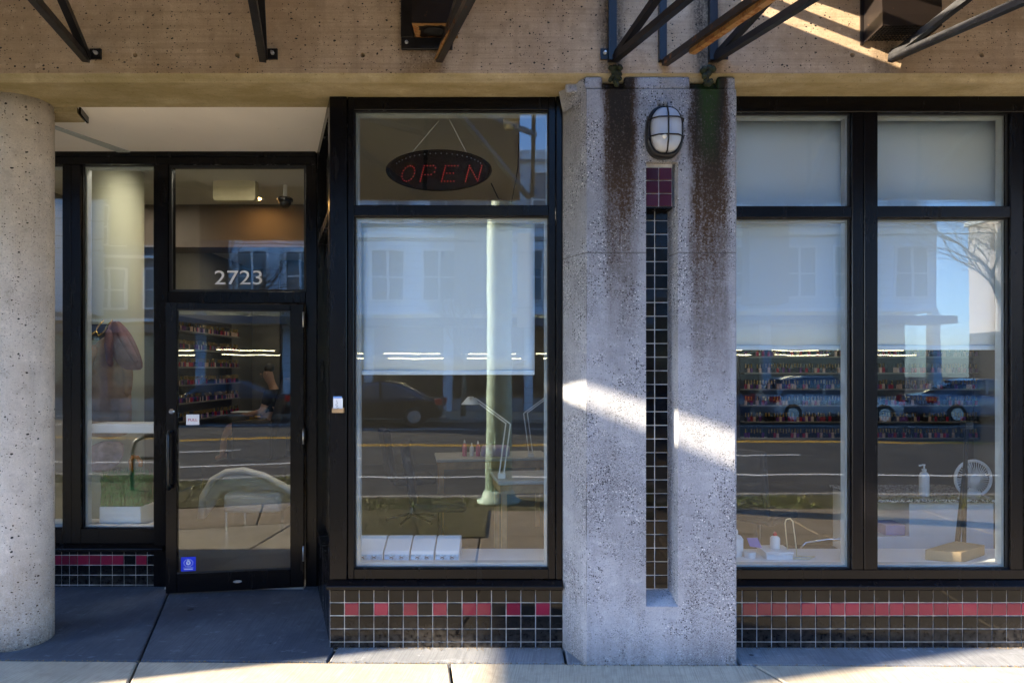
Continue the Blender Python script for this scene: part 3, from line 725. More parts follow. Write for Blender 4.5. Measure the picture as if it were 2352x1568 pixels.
# side / upper walls that close the shop
wl = MB().box(-9, -4.4, 0.17, 1.6, Z0 - .05, 3.19).build('left_wall', M['wall_far']); tag(wl, 'plain concrete wall left of the round column', 'wall')
wr = MB().box(3.905, 9, 0.0, 0.3, Z0 - .05, 3.19).build('right_wall', M['wall_far']); tag(wr, 'plain concrete wall right of the shop window', 'wall')

# ------------------------------------------------------------------ interior shell
IF, IC = 0.0, 3.30
sh = MB().prism_z([(-4.4, 1.1), (-1.45, 1.1), (-1.09, .12), (6.2, .12), (6.2, 7.5), (-4.4, 7.5)], -.28, -.012).build('shop_floor', M['int_floor']); tag(sh, kind='structure')
cl = MB().prism_z([(-4.4, 1.02), (-1.40, 1.02), (-1.05, .17), (6.2, .17), (6.2, 7.5), (-4.4, 7.5)], IC, IC + .2).build('shop_ceiling', M['int_ceiling']); tag(cl, kind='structure')
for nm, a in (('back_wall', (-4.4, 6.2, 7.2, 7.4, -.01, IC)), ('shop_side_wall_left', (-4.55, -4.40, 1.1, 7.2, -.01, IC)), ('shop_side_wall_right', (6.0, 6.2, .12, 7.2, -.01, IC))):
    o = MB().box(*a).build(nm, M['int_wall']); tag(o, kind='structure')
roof = MB().box(-9, 9, .165, 7.6, 3.55, 7.0).build('upper_storey', M['wall_far']); tag(roof, 'solid upper storey of the concrete shop building', 'building')
bulk = MB().box(-4.4, -.9, 2.9, 3.25, 2.86, IC - .002).build('bulkhead', M['int_dark']); tag(bulk, kind='structure')
lc = MB().lathe([(.21, -.01), (.21, IC)], (-3.40, 1.78, 0), 32)
o = lc.build('interior_column', M['int_column']); tag(o, 'pale round interior column behind the narrow sidelight', 'column')
for p in o.data.polygons: p.use_smooth = len(p.vertices) == 4
bc = MB().box(-3.62, -3.30, 6.3, 6.6, -.01, IC).build('dark_column', M['steel_black'], bevel=.01); tag(bc, 'dark square column seen through the glass door', 'column')
# window ledges
for (a, b, lab) in ((-1.02, .285, 'white inner window ledge under the OPEN sign'), (PR + .02, 3.9, 'white inner window ledge right of the pillar')):
    o = MB().box(a, b, .112, .46, fzb - .02, lb - .004).build('window_ledge', M['ledge'], bevel=.004); tag(o, lab, 'ledge')
o = MB().box(-4.3, X(355), ye + .102, ye + .36, Zv(1250), Zv(1216)).build('window_ledge', M['ledge'], bevel=.004); tag(o, 'white inner ledge behind the sidelight', 'ledge')

# ------------------------------------------------------------------ street canopies
def canopy(name, label, xs0, xl, xr, posts, al=.344, ar=.344, vl=None, vr=None):
    c = thing(name, label, 'canopy', ((xl + xr) / 2, YF, 3.3), group='steel canopies above the shopfront')
    A1, B1, A2, B2, T = .315, -.083, .344, .238, 1.72
    zb = az(140, YF)
    P = lambda x0, a, b, t, z: (x0 + a * t, YF - .02 - t, z + b * t)
    pts = [P(xl, al, .2, 0.03, 3.80), P(xr, ar, .2, .03, 3.80), P(xr, ar, .2, 2.0, 3.80), P(xl, al, .2, 2.0, 3.80)]
    mb = MB(); up = [(p[0], p[1], p[2] + .05) for p in pts]
    mb.add(pts + up, [(0, 1, 2, 3), (7, 6, 5, 4), (0, 4, 5, 1), (1, 5, 6, 2), (2, 6, 7, 3), (3, 7, 4, 0)])
    mb.build('roof_panel', M['canopy'], c)
    yv = YF - 1.74
    MB().box(vl, vr, yv - .05, yv, 3.14, 4.12).build('front_board', M['canopy'], c)
    if xl > 0:
        MB().bar((.88, YF - .05, 3.84), (.22, YF - 2.0, 4.22), .045).build('gap_rail', M['steel_black'], c)
    for x0 in xs0:
        rust = abs(x0 + .40) < .05; rusty_ = abs(x0 - .839) < .02
        br = MB()
        if rusty_:
            br.bar(P(x0, A1, B1, 0, zb - .02), P(x0, A1, B1, T, zb - .02), .036)
        else:
            br.bar(P(x0, A1, B1, 0, zb), P(x0, A1, B1, T, zb), .036); br.bar(P(x0 + .006, A2, B2, 0, zb + .012), P(x0 + .006, A2, B2, T, zb + .012), .036)
        br.bar((x0 + .03 + A1 * T, YF - .02 - T, zb + B1 * T), (x0 + A2 * T, YF - .02 - T, 4.1), .036)
        b = br.build('bracket', M['rust_dark'] if (rust or rusty_) else M['steel_black'], c)
        if rust:
            MB().tube([P(x0 - .022, A1, B1, -.0, zb), P(x0 - .024, A1, B1, .2, zb), P(x0 - .022, A1, B1, .36, zb)], [.004, .009, .003], 5).build('peeling_paint', M['rust'], b)
        if rusty_:
            MB().bar(P(x0 + .02, A1, B1, .22, zb - .045), P(x0 + .02, A1, B1, T, zb - .045), .034).build('rusted_rail', M['rust'], b)
        if x0 in posts:
            MB().bar((x0 - .012, YF - .016, zb - .01), (x0 - .012, YF - .016, 3.85), .044 if not rusty_ else .04).build('wall_post', M['steel_black'], b)
        if not rust and not rusty_:
            s_ = -1 if x0 in (.5625,) else 1
            px_ = x0 + s_ * .045
            MB().box(px_ - .03, px_ + .03, YF - .012, YF - .001, zb + .005, zb + .062).build('mounting_plate', M['steel_black'], b)
            MB().lathe([(.011, 0), (.011, -.010), (.006, -.012), (.006, -.024)], (px_ + .006 * s_, YF - .011, zb + .036), 6, axis='y').build('bolt', M['bolt'], b)
    return c
M['canopy'] = plain('canopy_panel_paint', (0.30, 0.235, 0.18), 0.6, var=.1, scale=2)
canopy('street_canopy', 'black steel canopy brackets and roof panel above the door and OPEN window', [ax(203, YF), ax(607, YF), -.40, .5625], -6.69, .62, (.5625,), .344, -.33, -4.9, .06)
canopy('street_canopy', 'black and rusty steel canopy brackets above the pillar and right window', [.839, 1.115, ax(2040, YF), 3.1], 1.16, 5.2, (.839, 1.115), .25, .344, 1.62, 5.8)

for (xx, h_, lab) in ((.575, .10, 'dark moss clump below the bracket left of the wall lamp'), (1.075, .085, 'black wet moss clump below the bracket right of the wall lamp')):
    mb = MB(); random.seed(int(xx * 100))
    for i in range(26):
        a = random.uniform(0, 6.28); zz_ = random.uniform(-h_ * .5, h_ * .5); rr = .036 * random.random()
        cxx, cyy, czz = xx + rr * math.cos(a), YF - .008 - abs(.012 * random.random()), 3.215 + zz_
        r0 = random.uniform(.009, .02)
        mb.lathe([(.2 * r0, -r0), (.8 * r0, -.5 * r0), (r0, 0), (.75 * r0, .6 * r0), (.2 * r0, r0)], (cxx, cyy, czz), 7)
    o = mb.build('moss_clump', M['moss'], smooth=True); tag(o, lab, 'moss', 'moss clumps below the brackets')

# ------------------------------------------------------------------ vents
v = thing('exhaust_vent', 'rusted brown exhaust vent with a torn duct mouth above the OPEN window', 'vent', (-.47, YF, 3.36))
vx0, vx1, vz0 = ax(922, YF), ax(1040, YF), az(117, YF)
MB().box(vx0, vx0 + .068, YF - .022, YF - .002, vz0 + .066, 4.0).build('frame_bar', M['steel_black'], v, bevel=.002)
MB().box(vx0 + .002, vx1, YF - .022, YF - .002, vz0, vz0 + .064).build('frame_bar', M['steel_black'], v, bevel=.002)
MB().lathe([(.010, 0), (.009, -.006), (.004, -.009)], (vx0 + .032, YF - .022, vz0 + .036), 12, axis='y').build('rivet', M['bolt'], v, smooth=True)
hx0, hx1, hy1, hzb = vx0 + .07, vx1 + .03, YF - .16, vz0 + .07
MB().prism_x([(YF - .003, hzb + .0), (YF - .003, 4.1), (hy1 - .05, 4.1), (hy1, hzb + .10), (hy1, hzb)][::-1], hx0 + .012, hx1).build('hood', M['rust_brown'], v)
rim = MB(); random.seed(4)
pts_o = [(hx0 + .012, YF - .004), (hx1, YF - .004), (hx1, hy1), (hx0 + .012, hy1)]
cxm, cym = (hx0 + hx1) / 2, (YF + hy1) / 2
N_ = 28
oo, ii = [], []
for kk in range(N_):
    t = kk / N_ * 4; s_ = int(t); f_ = t - s_
    a, b = pts_o[s_], pts_o[(s_ + 1) % 4]; q = (a[0] + (b[0] - a[0]) * f_, a[1] + (b[1] - a[1]) * f_)
    oo.append((q[0], q[1], hzb - .004)); j = random.uniform(.66, .78)
    ii.append((cxm + (q[0] - cxm) * j, cym + (q[1] - cym) * j, hzb - .006 + random.uniform(-.004, .004)))
rim.add(oo + ii, [(i, N_ + i, N_ + (i + 1) % N_, (i + 1) % N_) for i in range(N_)])
rim.build('torn_rim', M['rust'], v)
MB().lathe([(.055, 0), (.055, -.004)], (cxm, cym - .004, hzb - .0035), 20, sy=.75).build('duct_mouth', M['gasket'], v)
MB().lathe([(.006, 0), (.003, -.006)], (hx0 + .14, hy1 - .001, hzb + .13), 8, axis='y').build('rivet', M['bolt'], v)

v = thing('vent_hood', 'dark metal vent hood with a mesh mouth above the right window', 'vent', (2.1, YF, 3.4))
hx0, hx1, hy1, hzb = ax(1982, YF), ax(2112, YF), YF - .19, az(101, YF)
mb = MB(); t_ = .006
mb.prism_x([(YF - .002, hzb), (YF - .002, 4.0), (hy1 + .03, 4.0), (hy1, hzb + .06), (hy1, hzb)][::-1], hx0, hx0 + t_)
mb.prism_x([(YF - .002, hzb), (YF - .002, 4.0), (hy1 + .03, 4.0), (hy1, hzb + .06), (hy1, hzb)][::-1], hx1 - t_, hx1)
mb.add([(hx0 + t_, hy1, hzb), (hx1 - t_, hy1, hzb), (hx1 - t_, hy1, hzb + .06), (hx0 + t_, hy1, hzb + .06)], [(0, 1, 2, 3)])
mb.add([(hx0 + t_, hy1, hzb + .06), (hx1 - t_, hy1, hzb + .06), (hx1 - t_, hy1 + .03, 4.0), (hx0 + t_, hy1 + .03, 4.0)], [(0, 1, 2, 3)])
mb.build('hood', M['rust_brown'], v)
MB().box(hx0 - .018, hx0 - .001, YF - .012, YF - .001, hzb - .01, 4.0).box(hx1 + .001, hx1 + .018, YF - .012, YF - .001, hzb - .01, 4.0).build('flange', M['rust_brown'], v)
ms = MB(); nx = 16
for i in range(nx + 1):
    xx = hx0 + .01 + (hx1 - hx0 - .02) * i / nx; ms.bar((xx, YF - .006, hzb + .012), (xx, hy1 + .004, hzb + .012), .0035)
for i in range(10):
    yy = YF - .01 + (hy1 - YF + .015) * i / 9; ms.bar((hx0 + .008, yy, hzb + .0155), (hx1 - .008, yy, hzb + .0155), .0035)
ms.build('mesh_screen', M['steel_black'], v)
MB().box(hx0 + .007, hx1 - .007, hy1 + .004, YF - .004, hzb + .05, hzb + .055).build('damper', M['gasket'], v)

# ------------------------------------------------------------------ wall lamp
lx, lz = ax(1524, YF - .01), az(308, YF - .01)
lamp = thing('wall_lamp', 'oval black bulkhead lamp with caged frosted glass on the pillar', 'lamp', (lx, YF, lz))
def oval(hw_, hh_, n=40, p=2.6):
    r = []
    for k_ in range(n):
        a = 2 * math.pi * k_ / n; c, s_ = math.cos(a), math.sin(a)
        r.append((hw_ * abs(c) ** (2 / p) * (1 if c >= 0 else -1), hh_ * abs(s_) ** (2 / p) * (1 if s_ >= 0 else -1)))
    return r
def loft(rings, name, mat, par, smooth=True, cap0=True, cap1=True):
    n = len(rings[0][0]); vs = []; fs = []
    for (pl_, y) in rings: vs += [(lx + p[0], y, lz + p[1]) for p in pl_]
    for i in range(len(rings) - 1):
        for k_ in range(n): fs.append((i * n + k_, i * n + (k_ + 1) % n, (i + 1) * n + (k_ + 1) % n, (i + 1) * n + k_))
    if cap0: fs.append(tuple(range(n - 1, -1, -1)))
    if cap1: fs.append(tuple((len(rings) - 1) * n + k_ for k_ in range(n)))
    o = MB().add(vs, fs).build(name, mat, par, smooth=False)
    bm = bmesh.new(); bm.from_mesh(o.data); bmesh.ops.recalc_face_normals(bm, faces=bm.faces[:]); bm.to_mesh(o.data); bm.free()
    if smooth:
        for p in o.data.polygons: p.use_smooth = len(p.vertices) == 4
    return o
W_, H_ = .102, .140
loft([(oval(W_, H_), YF - .001), (oval(W_, H_), YF - .045), (oval(W_ * .93, H_ * .95), YF - .062), (oval(W_ * .84, H_ * .88), YF - .062), (oval(W_ * .83, H_ * .87), YF - .05)], 'housing', M['steel_black'], lamp)
gm = NT('frosted_ribbed_glass'); gp = gm.pos(); gx, gy, gz = gm.xyz(gp)
rb_ = gm.math('SINE', gm.math('MULTIPLY', gx, 900))
M['frosted'] = gm.bsdf((.44, .48, .55), .26, 0, gm.bump(rb_, .35, .002), .5, Subsurface_Weight=.25, Subsurface_Radius=(.03, .03, .03))
loft([(oval(W_ * .82, H_ * .86), YF - .052), (oval(W_ * .80, H_ * .84), YF - .085), (oval(W_ * .68, H_ * .75), YF - .108), (oval(W_ * .40, H_ * .5), YF - .118), (oval(W_ * .1, H_ * .12), YF - .121)], 'glass_globe', M['frosted'], lamp)
cg = MB(); yo = YF - .126
cg.tube([(lx, YF - .055, lz + H_ * .93), (lx, YF - .10, lz + H_ * .84), (lx, yo, lz + H_ * .5), (lx, yo - .003, lz), (lx, yo, lz - H_ * .5), (lx, YF - .10, lz - H_ * .84), (lx, YF - .055, lz - H_ * .93)], .0045, 8)
for dz in (.37, -.30):
    zc_ = lz + H_ * dz
    cg.tube([(lx - W_ * .95, YF - .05, zc_), (lx - W_ * .86, YF - .095, zc_), (lx - W_ * .5, yo, zc_), (lx, yo - .004, zc_), (lx + W_ * .5, yo, zc_), (lx + W_ * .86, YF - .095, zc_), (lx + W_ * .95, YF - .05, zc_)], .0042, 8)
cg.build('cage', M['steel_black'], lamp, smooth=True)
bl = MB().lathe([(.004, -.014), (.012, -.006), (.013, .004), (.004, .012)], (lx - .02, YF - .1205, lz - .05), 12).build('glint_blob', M['white_plastic'], lamp, smooth=True)  # white blob standing in for the glint on the globe

# ------------------------------------------------------------------ card holder on the window frame
ch = thing('card_holder', 'little wooden holder with handwritten cards on the window frame', 'card holder', (ax(778, 0), -.001, az(947, 0)))
x0, x1, zb_ = ax(765, 0), ax(791, 0), az(947, 0)
MB().box(x0, x1, -.026, -.001, zb_, zb_ + .006).box(x0, x1, -.026, -.022, zb_ + .006, zb_ + .024).box(x0, x0 + .004, -.022, -.001, zb_ + .006, zb_ + .03).box(x1 - .004, x1, -.022, -.001, zb_ + .006, zb_ + .03).build('tray', M['wood'], ch)
MB().box(x0 + .004, x1 - .012, -.010, -.008, zb_ + .007, az(910, 0)).build('card', plain('blue_card', (.25, .42, .75), .6), ch)
cd = MB().box(x0 + .006, x1 - .005, -.019, -.017, zb_ + .007, az(914, 0)).build('card', M['vinyl'], ch)
wr_ = MB(); random.seed(3)
xx, zz_ = x0 + .026, az(918, 0)
for i in range(14): 
    x2, z2 = x0 + .024 + random.uniform(-.004, .014), zz_ - .0042; wr_.bar((xx, -.0195, zz_), (x2, -.0195, z2), .0012); xx, zz_ = x2, z2
wr_.build('handwriting', M['black_plastic'], cd)

# ------------------------------------------------------------------ OPEN sign
oy = .16
sx, sz = ax(1008, oy), az(391, oy); ow, oh = 122 * (oy + 3.8) / F, 47.5 * (oy + 3.8) / F
sg = thing('open_sign', 'oval black LED sign reading OPEN in red dots, hung in the window', 'sign', (sx, oy, sz))
ring = lambda k, y: [(sx + ow * k * math.cos(2 * math.pi * i / 48), y, sz + oh * k * math.sin(2 * math.pi * i / 48)) for i in range(48)]
rs = [ring(1, oy + .012), ring(1, oy - .004), ring(.975, oy - .010), ring(.93, oy - .010), ring(.925, oy - .004)]
vs = [p for r in rs for p in r]; fs = [(i * 48 + k, i * 48 + (k + 1) % 48, (i + 1) * 48 + (k + 1) % 48, (i + 1) * 48 + k) for i in range(4) for k in range(48)]
fs += [tuple(range(47, -1, -1)), tuple(4 * 48 + k for k in range(48))]
MB().add(vs, fs).build('sign_board', plain('sign_black', (.004, .003, .004), .5, 0, .2), sg)
M['led_red'] = plain('red_led', (.36, .012, .012), .4, emit=(1, .04, .03), es=.045)
M['led_dim'] = plain('dim_led', (.16, .18, .22), .4)
def dots(name, pts, mat, r=.0036):
    mb = MB()
    for (px_, pz_) in pts: mb.lathe([(r, 0), (r * .8, -r * .6), (r * .3, -r)], (px_, oy - .0045, pz_), 8, axis='y')
    mb.build(name, mat, sg)
def seg(a, b, n): return [(a[0] + (b[0] - a[0]) * i / n, a[1] + (b[1] - a[1]) * i / n) for i in range(n + 1)]
Lh, Lw, sh_ = .094, .062, .26
def letter(ch_, cx_):
    T = lambda u, v_: (cx_ + (u - .5) * Lw * 1.2 + sh_ * (v_ - .5) * Lh, sz - .022 + (v_ - .5) * Lh)
    if ch_ == 'O': return [T(.5 + .5 * math.cos(2 * math.pi * i / 16), .5 + .5 * math.sin(2 * math.pi * i / 16)) for i in range(16)]
    if ch_ == 'P': return seg(T(0, 0), T(0, 1), 7) + seg(T(.25, 1), T(.75, 1), 2) + [T(.97, .86), T(.97, .60)] + seg(T(.75, .44), T(.25, .42), 2)
    if ch_ == 'E': return seg(T(0, 0), T(0, 1), 7) + seg(T(.25, 1), T(1, 1), 3) + seg(T(.25, .52), T(.8, .52), 2) + seg(T(.25, 0), T(1, 0), 3)
    return seg(T(0, 0), T(0, 1), 7) + seg(T(.15, .85), T(.85, .15), 5) + seg(T(1, 0), T(1, 1), 7)
for c_, vx in (('O', 938), ('P', 984), ('E', 1033), ('N', 1088)): dots('letter', letter(c_, ax(vx, oy)), M['led_red'])
dots('border_lights', [(sx + ow * .86 * math.cos(math.radians(a)), sz + oh * .80 * math.sin(math.radians(a))) for a in range(24, 158, 7)], M['led_dim'], .004)
for (a, b) in (((ax(945, oy), az(352, oy)), (ax(1008, oy), az(278, oy))), ((ax(1072, oy), az(352, oy)), (ax(1032, oy), az(275, oy)))):
    MB().tube([(a[0], oy, a[1]), (b[0], oy, b[1])], .0016, 5).build('hanging_wire', M['white_plastic'], sg)
MB().tube([(ax(1128, oy), oy + .01, az(420, oy)), (ax(1145, oy), oy + .02, az(455, oy)), (ax(1175, oy), oy + .03, az(462, oy)), (ax(1190, oy), oy + .03, az(380, oy)), (ax(1192, oy), oy + .04, az(300, oy))], .004, 6).build('power_cord', M['black_plastic'], sg, smooth=True)
ob = thing('ceiling_socket', 'cream ceiling socket box behind the top of the OPEN window', 'socket', (ax(1172, .35), .35, 3.26))
MB().box(ax(1156, .35), ax(1192, .35), .30, .42, az(286, .35), az(270, .35) + .01).build('plate', M['cream'], ob, bevel=.004)
MB().lathe([(.032, 0), (.034, .03), (.03, .045)], (ax(1170, .35), .36, az(296, .35)), 16).build('socket_body', M['cream'], ob, smooth=True)

# ------------------------------------------------------------------ roller blinds
def blind(label, x0, x1, z0, z1, y, chain):
    b = thing('roller_blind', label, 'blind', ((x0 + x1) / 2, y, z0), group='white roller blinds')
    n = 24; vs = []; fs = []
    for j in range(9):
        for i in range(n + 1):
            u = i / n; vs.append((x0 + (x1 - x0) * u, y + .004 * math.sin(u * 9 + j * .3) * (1 - j / 10), z0 + (z1 - z0) * j / 8))
    for j in range(8):
        for i in range(n): fs.append((j * (n + 1) + i, j * (n + 1) + i + 1, (j + 1) * (n + 1) + i + 1, (j + 1) * (n + 1) + i))
    o = MB().add(vs, fs).build('fabric', M['blind'], b, smooth=True)
    so = o.modifiers.new('thick', 'SOLIDIFY'); so.thickness = .0012
    MB().box(x0, x1, y - .006, y + .008, z0 - .012, z0 + .014).build('hem_bar', M['blind'], b, bevel=.003)
    MB().tube([(x0, y + .02, z1 + .01), (x1, y + .02, z1 + .01)], .022, 14).build('roller', M['white_plastic'], b, smooth=True)
    if chain is not None:
        mb = MB(); z = z1
        while z > chain[1]:
            mb.lathe([(.0008, -.003), (.0026, 0), (.0008, .003)], (chain[0], y - .02, z), 5); z -= .012
        mb.build('bead_chain', M['white_plastic'], b)
blind('white roller blind half lowered behind the OPEN sign window', ax(830, .13), ax(1228, .13), az(856, .13), az(494, .13), .13, (ax(821, .11), .95))
blind('white roller blind in the window bay next to the pillar', PR + .03, ax(1949, .15), az(799, .15), az(262, .15), .15, None)
blind('white roller blind in the second window bay right of the pillar', ax(2004, .15), ax(2301, .15), az(799, .15), az(262, .15), .15, None)
blind('white roller blind in the window bay at the right edge', 3.15, 3.8, az(799, .15), az(262, .15), .15, None)

# ------------------------------------------------------------------ things behind the entrance glass
yb_ = 2.1
ex = thing('exit_sign_box', 'cream box light hanging from the ceiling above the door', 'light', (ax(541, yb_), yb_, IC))
MB().box(ax(500, yb_), ax(582, yb_), yb_ - .06, yb_ + .06, az(404, yb_), IC - .001).build('mount', M['cream'], ex, bevel=.006)
MB().prism_y([(ax(493, yb_), az(405, yb_)), (ax(493, yb_), az(458, yb_)), (ax(497, yb_), az(463, yb_)), (ax(586, yb_), az(463, yb_)), (ax(590, yb_), az(458, yb_)), (ax(590, yb_), az(405, yb_))], yb_ - .04, yb_ + .04).build('body', M['cream'], ex, bevel=.004)
dm = thing('dome_camera', 'small black dome camera under the ceiling beyond the door', 'camera', (ax(655, 2.2), 2.2, 3.0))
dzc = az(462, 2.2)
MB().lathe([(.07, .0), (.07, .02), (.06, .03)], (ax(655, 2.2), 2.2, dzc), 20).build('base', M['black_plastic'], dm)
MB().lathe([(.004, -.062), (.03, -.055), (.05, -.03), (.055, 0)], (ax(655, 2.2), 2.2, dzc), 20).build('dome', M['black_plastic'], dm, smooth=True)
MB().tube([(ax(655, 2.2), 2.2, dzc + .02), (ax(655, 2.2), 2.2, IC)], .02, 8).build('stem', M['white_plastic'], dm)
dl_m = emitter('downlight_glow', (1.0, .88, .70), 32.0)
dl_fill = emitter('added_fill_glow', (1.0, .88, .70), 12.0)  # unseen fill lamp added to brighten the coats
dl_dim = emitter('dim_amber_downlight', (1.0, .50, .14), 12.0)
dlab = [((-3.75, 2.35), 'added fill light behind the pale interior column'), ((-3.02, 1.33), 'added fill light above the coats at the sidelight'), ((-2.2, 1.42), 'added fill light hidden just inside the door'), ((-2.55, 2.62), 'small lit round downlight beside the cream box light'), ((-1.4, 5.2), 'lit round downlight deep in the shop left of centre'), ((.6, 3.2), 'lit round downlight above the nail tables'), ((2.6, 3.4), 'lit round downlight in front of the polish racks'), ((4.4, 3.4), 'lit round downlight above the right end of the racks'), ((-3.4, 5.4), 'lit round downlight above the seated person')]  # first three are unseen fill lights added to brighten the entrance
for (p, lab) in dlab:
    d_ = thing('downlight', lab, 'light', (p[0], p[1], IC), group='recessed ceiling downlights')
    MB().lathe([(.095, 0), (.095, -.012), (.07, -.014), (.07, -.004)], (p[0], p[1], IC), 20).build('trim_ring', M['white_plastic'], d_)
    MB().lathe([(.066, -.005), (.066, -.009)], (p[0], p[1], IC), 16).build('lens', dl_dim if p[1] == 2.62 else (dl_fill if p[1] == 1.33 else dl_m), d_)

# coat hooks and coats
hk = thing('coat_hook_rail', 'dark board with brass hooks on the interior column', 'hook rail', (-3.38, 1.56, 1.9))
yk = 1.545
MB().box(ax(200, yk), ax(262, yk), yk, yk + .02, az(781, yk), az(744, yk)).build('board', M['chair'], hk, bevel=.003)
M['brass'] = plain('brass', (.62, .42, .12), .25, .9)
for vx in (225, 245):
    MB().tube([(ax(vx + 14, yk), yk - .005, az(735, yk)), (ax(vx + 8, yk), yk - .05, az(752, yk)), (ax(vx, yk), yk - .02, az(760, yk)), (ax(vx - 10, yk), yk - .05, az(772, yk)), (ax(vx - 12, yk), yk - .06, az(762, yk))], .007, 8).build('hook', M['brass'], hk, smooth=True)
def garment(name, label, mat, ztop, pts, folds, seed, sleeves=()):
    """hanging cloth lofted through (z, x, y, half width, half depth)"""
    random.seed(seed); n = 28; rings = []
    ph = [random.uniform(0, 6.28) for _ in range(4)]
    for (z, x_, y_, hw_, hd_) in pts:
        r = []
        for k_ in range(n):
            a = 2 * math.pi * k_ / n; f = 1 + folds * (math.sin(5 * a + ph[0] + z * 2) * .5 + math.sin(9 * a + ph[1]) * .35)
            r.append((x_ + hw_ * math.cos(a) * f, y_ + hd_ * math.sin(a) * f, z + .01 * math.sin(3 * a + ph[2])))
        rings.append(r)
    vs = [p for r in rings for p in r]; fs = []
    for i in range(len(rings) - 1):
        for k_ in range(n): fs.append((i * n + k_, i * n + (k_ + 1) % n, (i + 1) * n + (k_ + 1) % n, (i + 1) * n + k_))
    fs += [tuple(range(n - 1, -1, -1)), tuple((len(rings) - 1) * n + k_ for k_ in range(n))]
    mg = MB().add(vs, fs)
    for (sa, sb, sc, sr_) in sleeves: mg.tube([sa, tuple((p + q_) / 2 + d_ for p, q_, d_ in zip(sa, sb, (.012, -.012, 0))), sb, sc], [sr_ * .8, sr_, sr_ * .85, sr_ * .75], 10)
    o = mg.build(name, mat, smooth=True)
    ss = o.modifiers.new('sub', 'SUBSURF'); ss.levels = 1; ss.render_levels = 1
    return tag(o, label, {'scarf': 'cloth', 'bag': 'bag', 'jacket': 'jacket'}.get(name, 'coat'), 'coats on the hook rail')
yg = 1.44
g_ = lambda vx: ax(vx, yg)
hz_ = lambda vy: az(vy, yg)
sw = (yg + 3.8) / F
garment('coat', 'long brown coat hanging behind the sidelight', plain('brown_wool', (.32, .20, .12), .9, var=.35, scale=8, bump=.4), 0,
        [(hz_(1010), g_(250), yg, 52 * sw, .06), (hz_(950), g_(250), yg, 50 * sw, .06), (hz_(890), g_(253), yg, 48 * sw, .065), (hz_(830), g_(252), yg, 44 * sw, .065), (hz_(795), g_(250), yg, 36 * sw, .06), (hz_(775), g_(247), yg + .02, 18 * sw, .04), (hz_(768), g_(245), yg + .05, 6 * sw, .015)], .16, 2, [((g_(222), yg - .03, hz_(790)), (g_(206), yg - .05, hz_(850)), (g_(210), yg - .06, hz_(905)), .045), ((g_(282), yg - .03, hz_(792)), (g_(303), yg - .04, hz_(855)), (g_(300), yg - .05, hz_(915)), .045)])
garment('jacket', 'mauve jacket hanging over the brown coat', plain('mauve_wool', (.21, .115, .12), .95, var=.3, scale=10, bump=.5), 0,
        [(hz_(850), g_(318), yg - .06, 16 * sw, .03), (hz_(835), g_(310), yg - .07, 28 * sw, .05), (hz_(800), g_(295), yg - .06, 30 * sw, .055), (hz_(765), g_(280), yg - .04, 26 * sw, .05), (hz_(745), g_(268), yg - .01, 16 * sw, .04), (hz_(737), g_(262), yg + .02, 6 * sw, .02)], .22, 5, [((g_(285), yg - .08, hz_(760)), (g_(318), yg - .10, hz_(810)), (g_(332), yg - .10, hz_(835)), .034), ((g_(262), yg - .07, hz_(755)), (g_(266), yg - .10, hz_(810)), (g_(275), yg - .11, hz_(845)), .034)])
garment('scarf', 'pale pink and grey plaid cloth hanging below the white shelf', plain('plaid_cloth', (.36, .25, .25), .95, var=.4, scale=12, bump=.4), 0,
        [(hz_(1085), g_(225), yg, 28 * sw, .03), (hz_(1060), g_(238), yg, 42 * sw, .04), (hz_(1030), g_(246), yg, 44 * sw, .045), (hz_(1012), g_(250), yg, 30 * sw, .04)], .25, 8)
# white shelf across the sidelight
o = MB().box(X(189) - .01, X(352) + .01, ye + .12, ye + .32, Zv(998), Zv(976)).build('wall_shelf', M['ledge'], bevel=.003); tag(o, 'white shelf board across the sidelight', 'shelf')
# planter with artificial grass
pt = thing('grass_planter', 'white box planter of tall green grass behind the sidelight', 'planter', (X(250), ye + .23, Zv(1212)))
MB().prism_z([(X(202), ye + .13), (X(300), ye + .13), (X(305), ye + .33), (X(207), ye + .33)], Zv(1216), Zv(1172)).build('box', M['ledge'], pt, bevel=.003)
gb = MB(); random.seed(9)
for i in range(1300):
    x_ = random.uniform(X(204), X(299)); y_ = random.uniform(ye + .14, ye + .31); h_ = random.uniform(.20, .29); lxx, lyy = random.gauss(0, .02), random.gauss(0, .015)
    a = random.uniform(-.6, .6); wd = .006
    b0 = Zv(1173)
    gb.add([(x_ - wd, y_ - wd * a, b0), (x_ + wd, y_ + wd * a, b0), (x_ + wd * .8 + lxx * .4, y_ + lyy * .4, b0 + h_ * .6), (x_ - wd * .8 + lxx * .4, y_ + lyy * .4, b0 + h_ * .6), (x_ + lxx, y_ + lyy, b0 + h_)], [(0, 1, 2, 3), (3, 2, 4)])
gg = gb.build('grass_blades', plain('green_plastic_grass', (.018, .15, .035), .4, var=.5, scale=40), pt); gg['kind'] = 'stuff'
um = thing('umbrella', 'umbrella with a curved amber handle standing in the planter', 'umbrella', (X(265), ye + .24, Zv(1172)))
hzt = Zv(1068)
MB().tube([(X(262), ye + .24, Zv(1170)), (X(258), ye + .24, Zv(1095)), (X(256), ye + .24, hzt), (X(262), ye + .24, hzt + .035), (X(272), ye + .24, hzt + .03), (X(281), ye + .24, hzt - .01), (X(280), ye + .24, hzt - .045)], .015, 10).build('handle', plain('amber_wood', (.55, .20, .03), .2), um, smooth=True)
um2 = thing('umbrella', 'umbrella with a black hooked handle at the left of the planter', 'umbrella', (X(222), ye + .26, Zv(1172)))
hzt = Zv(1092)
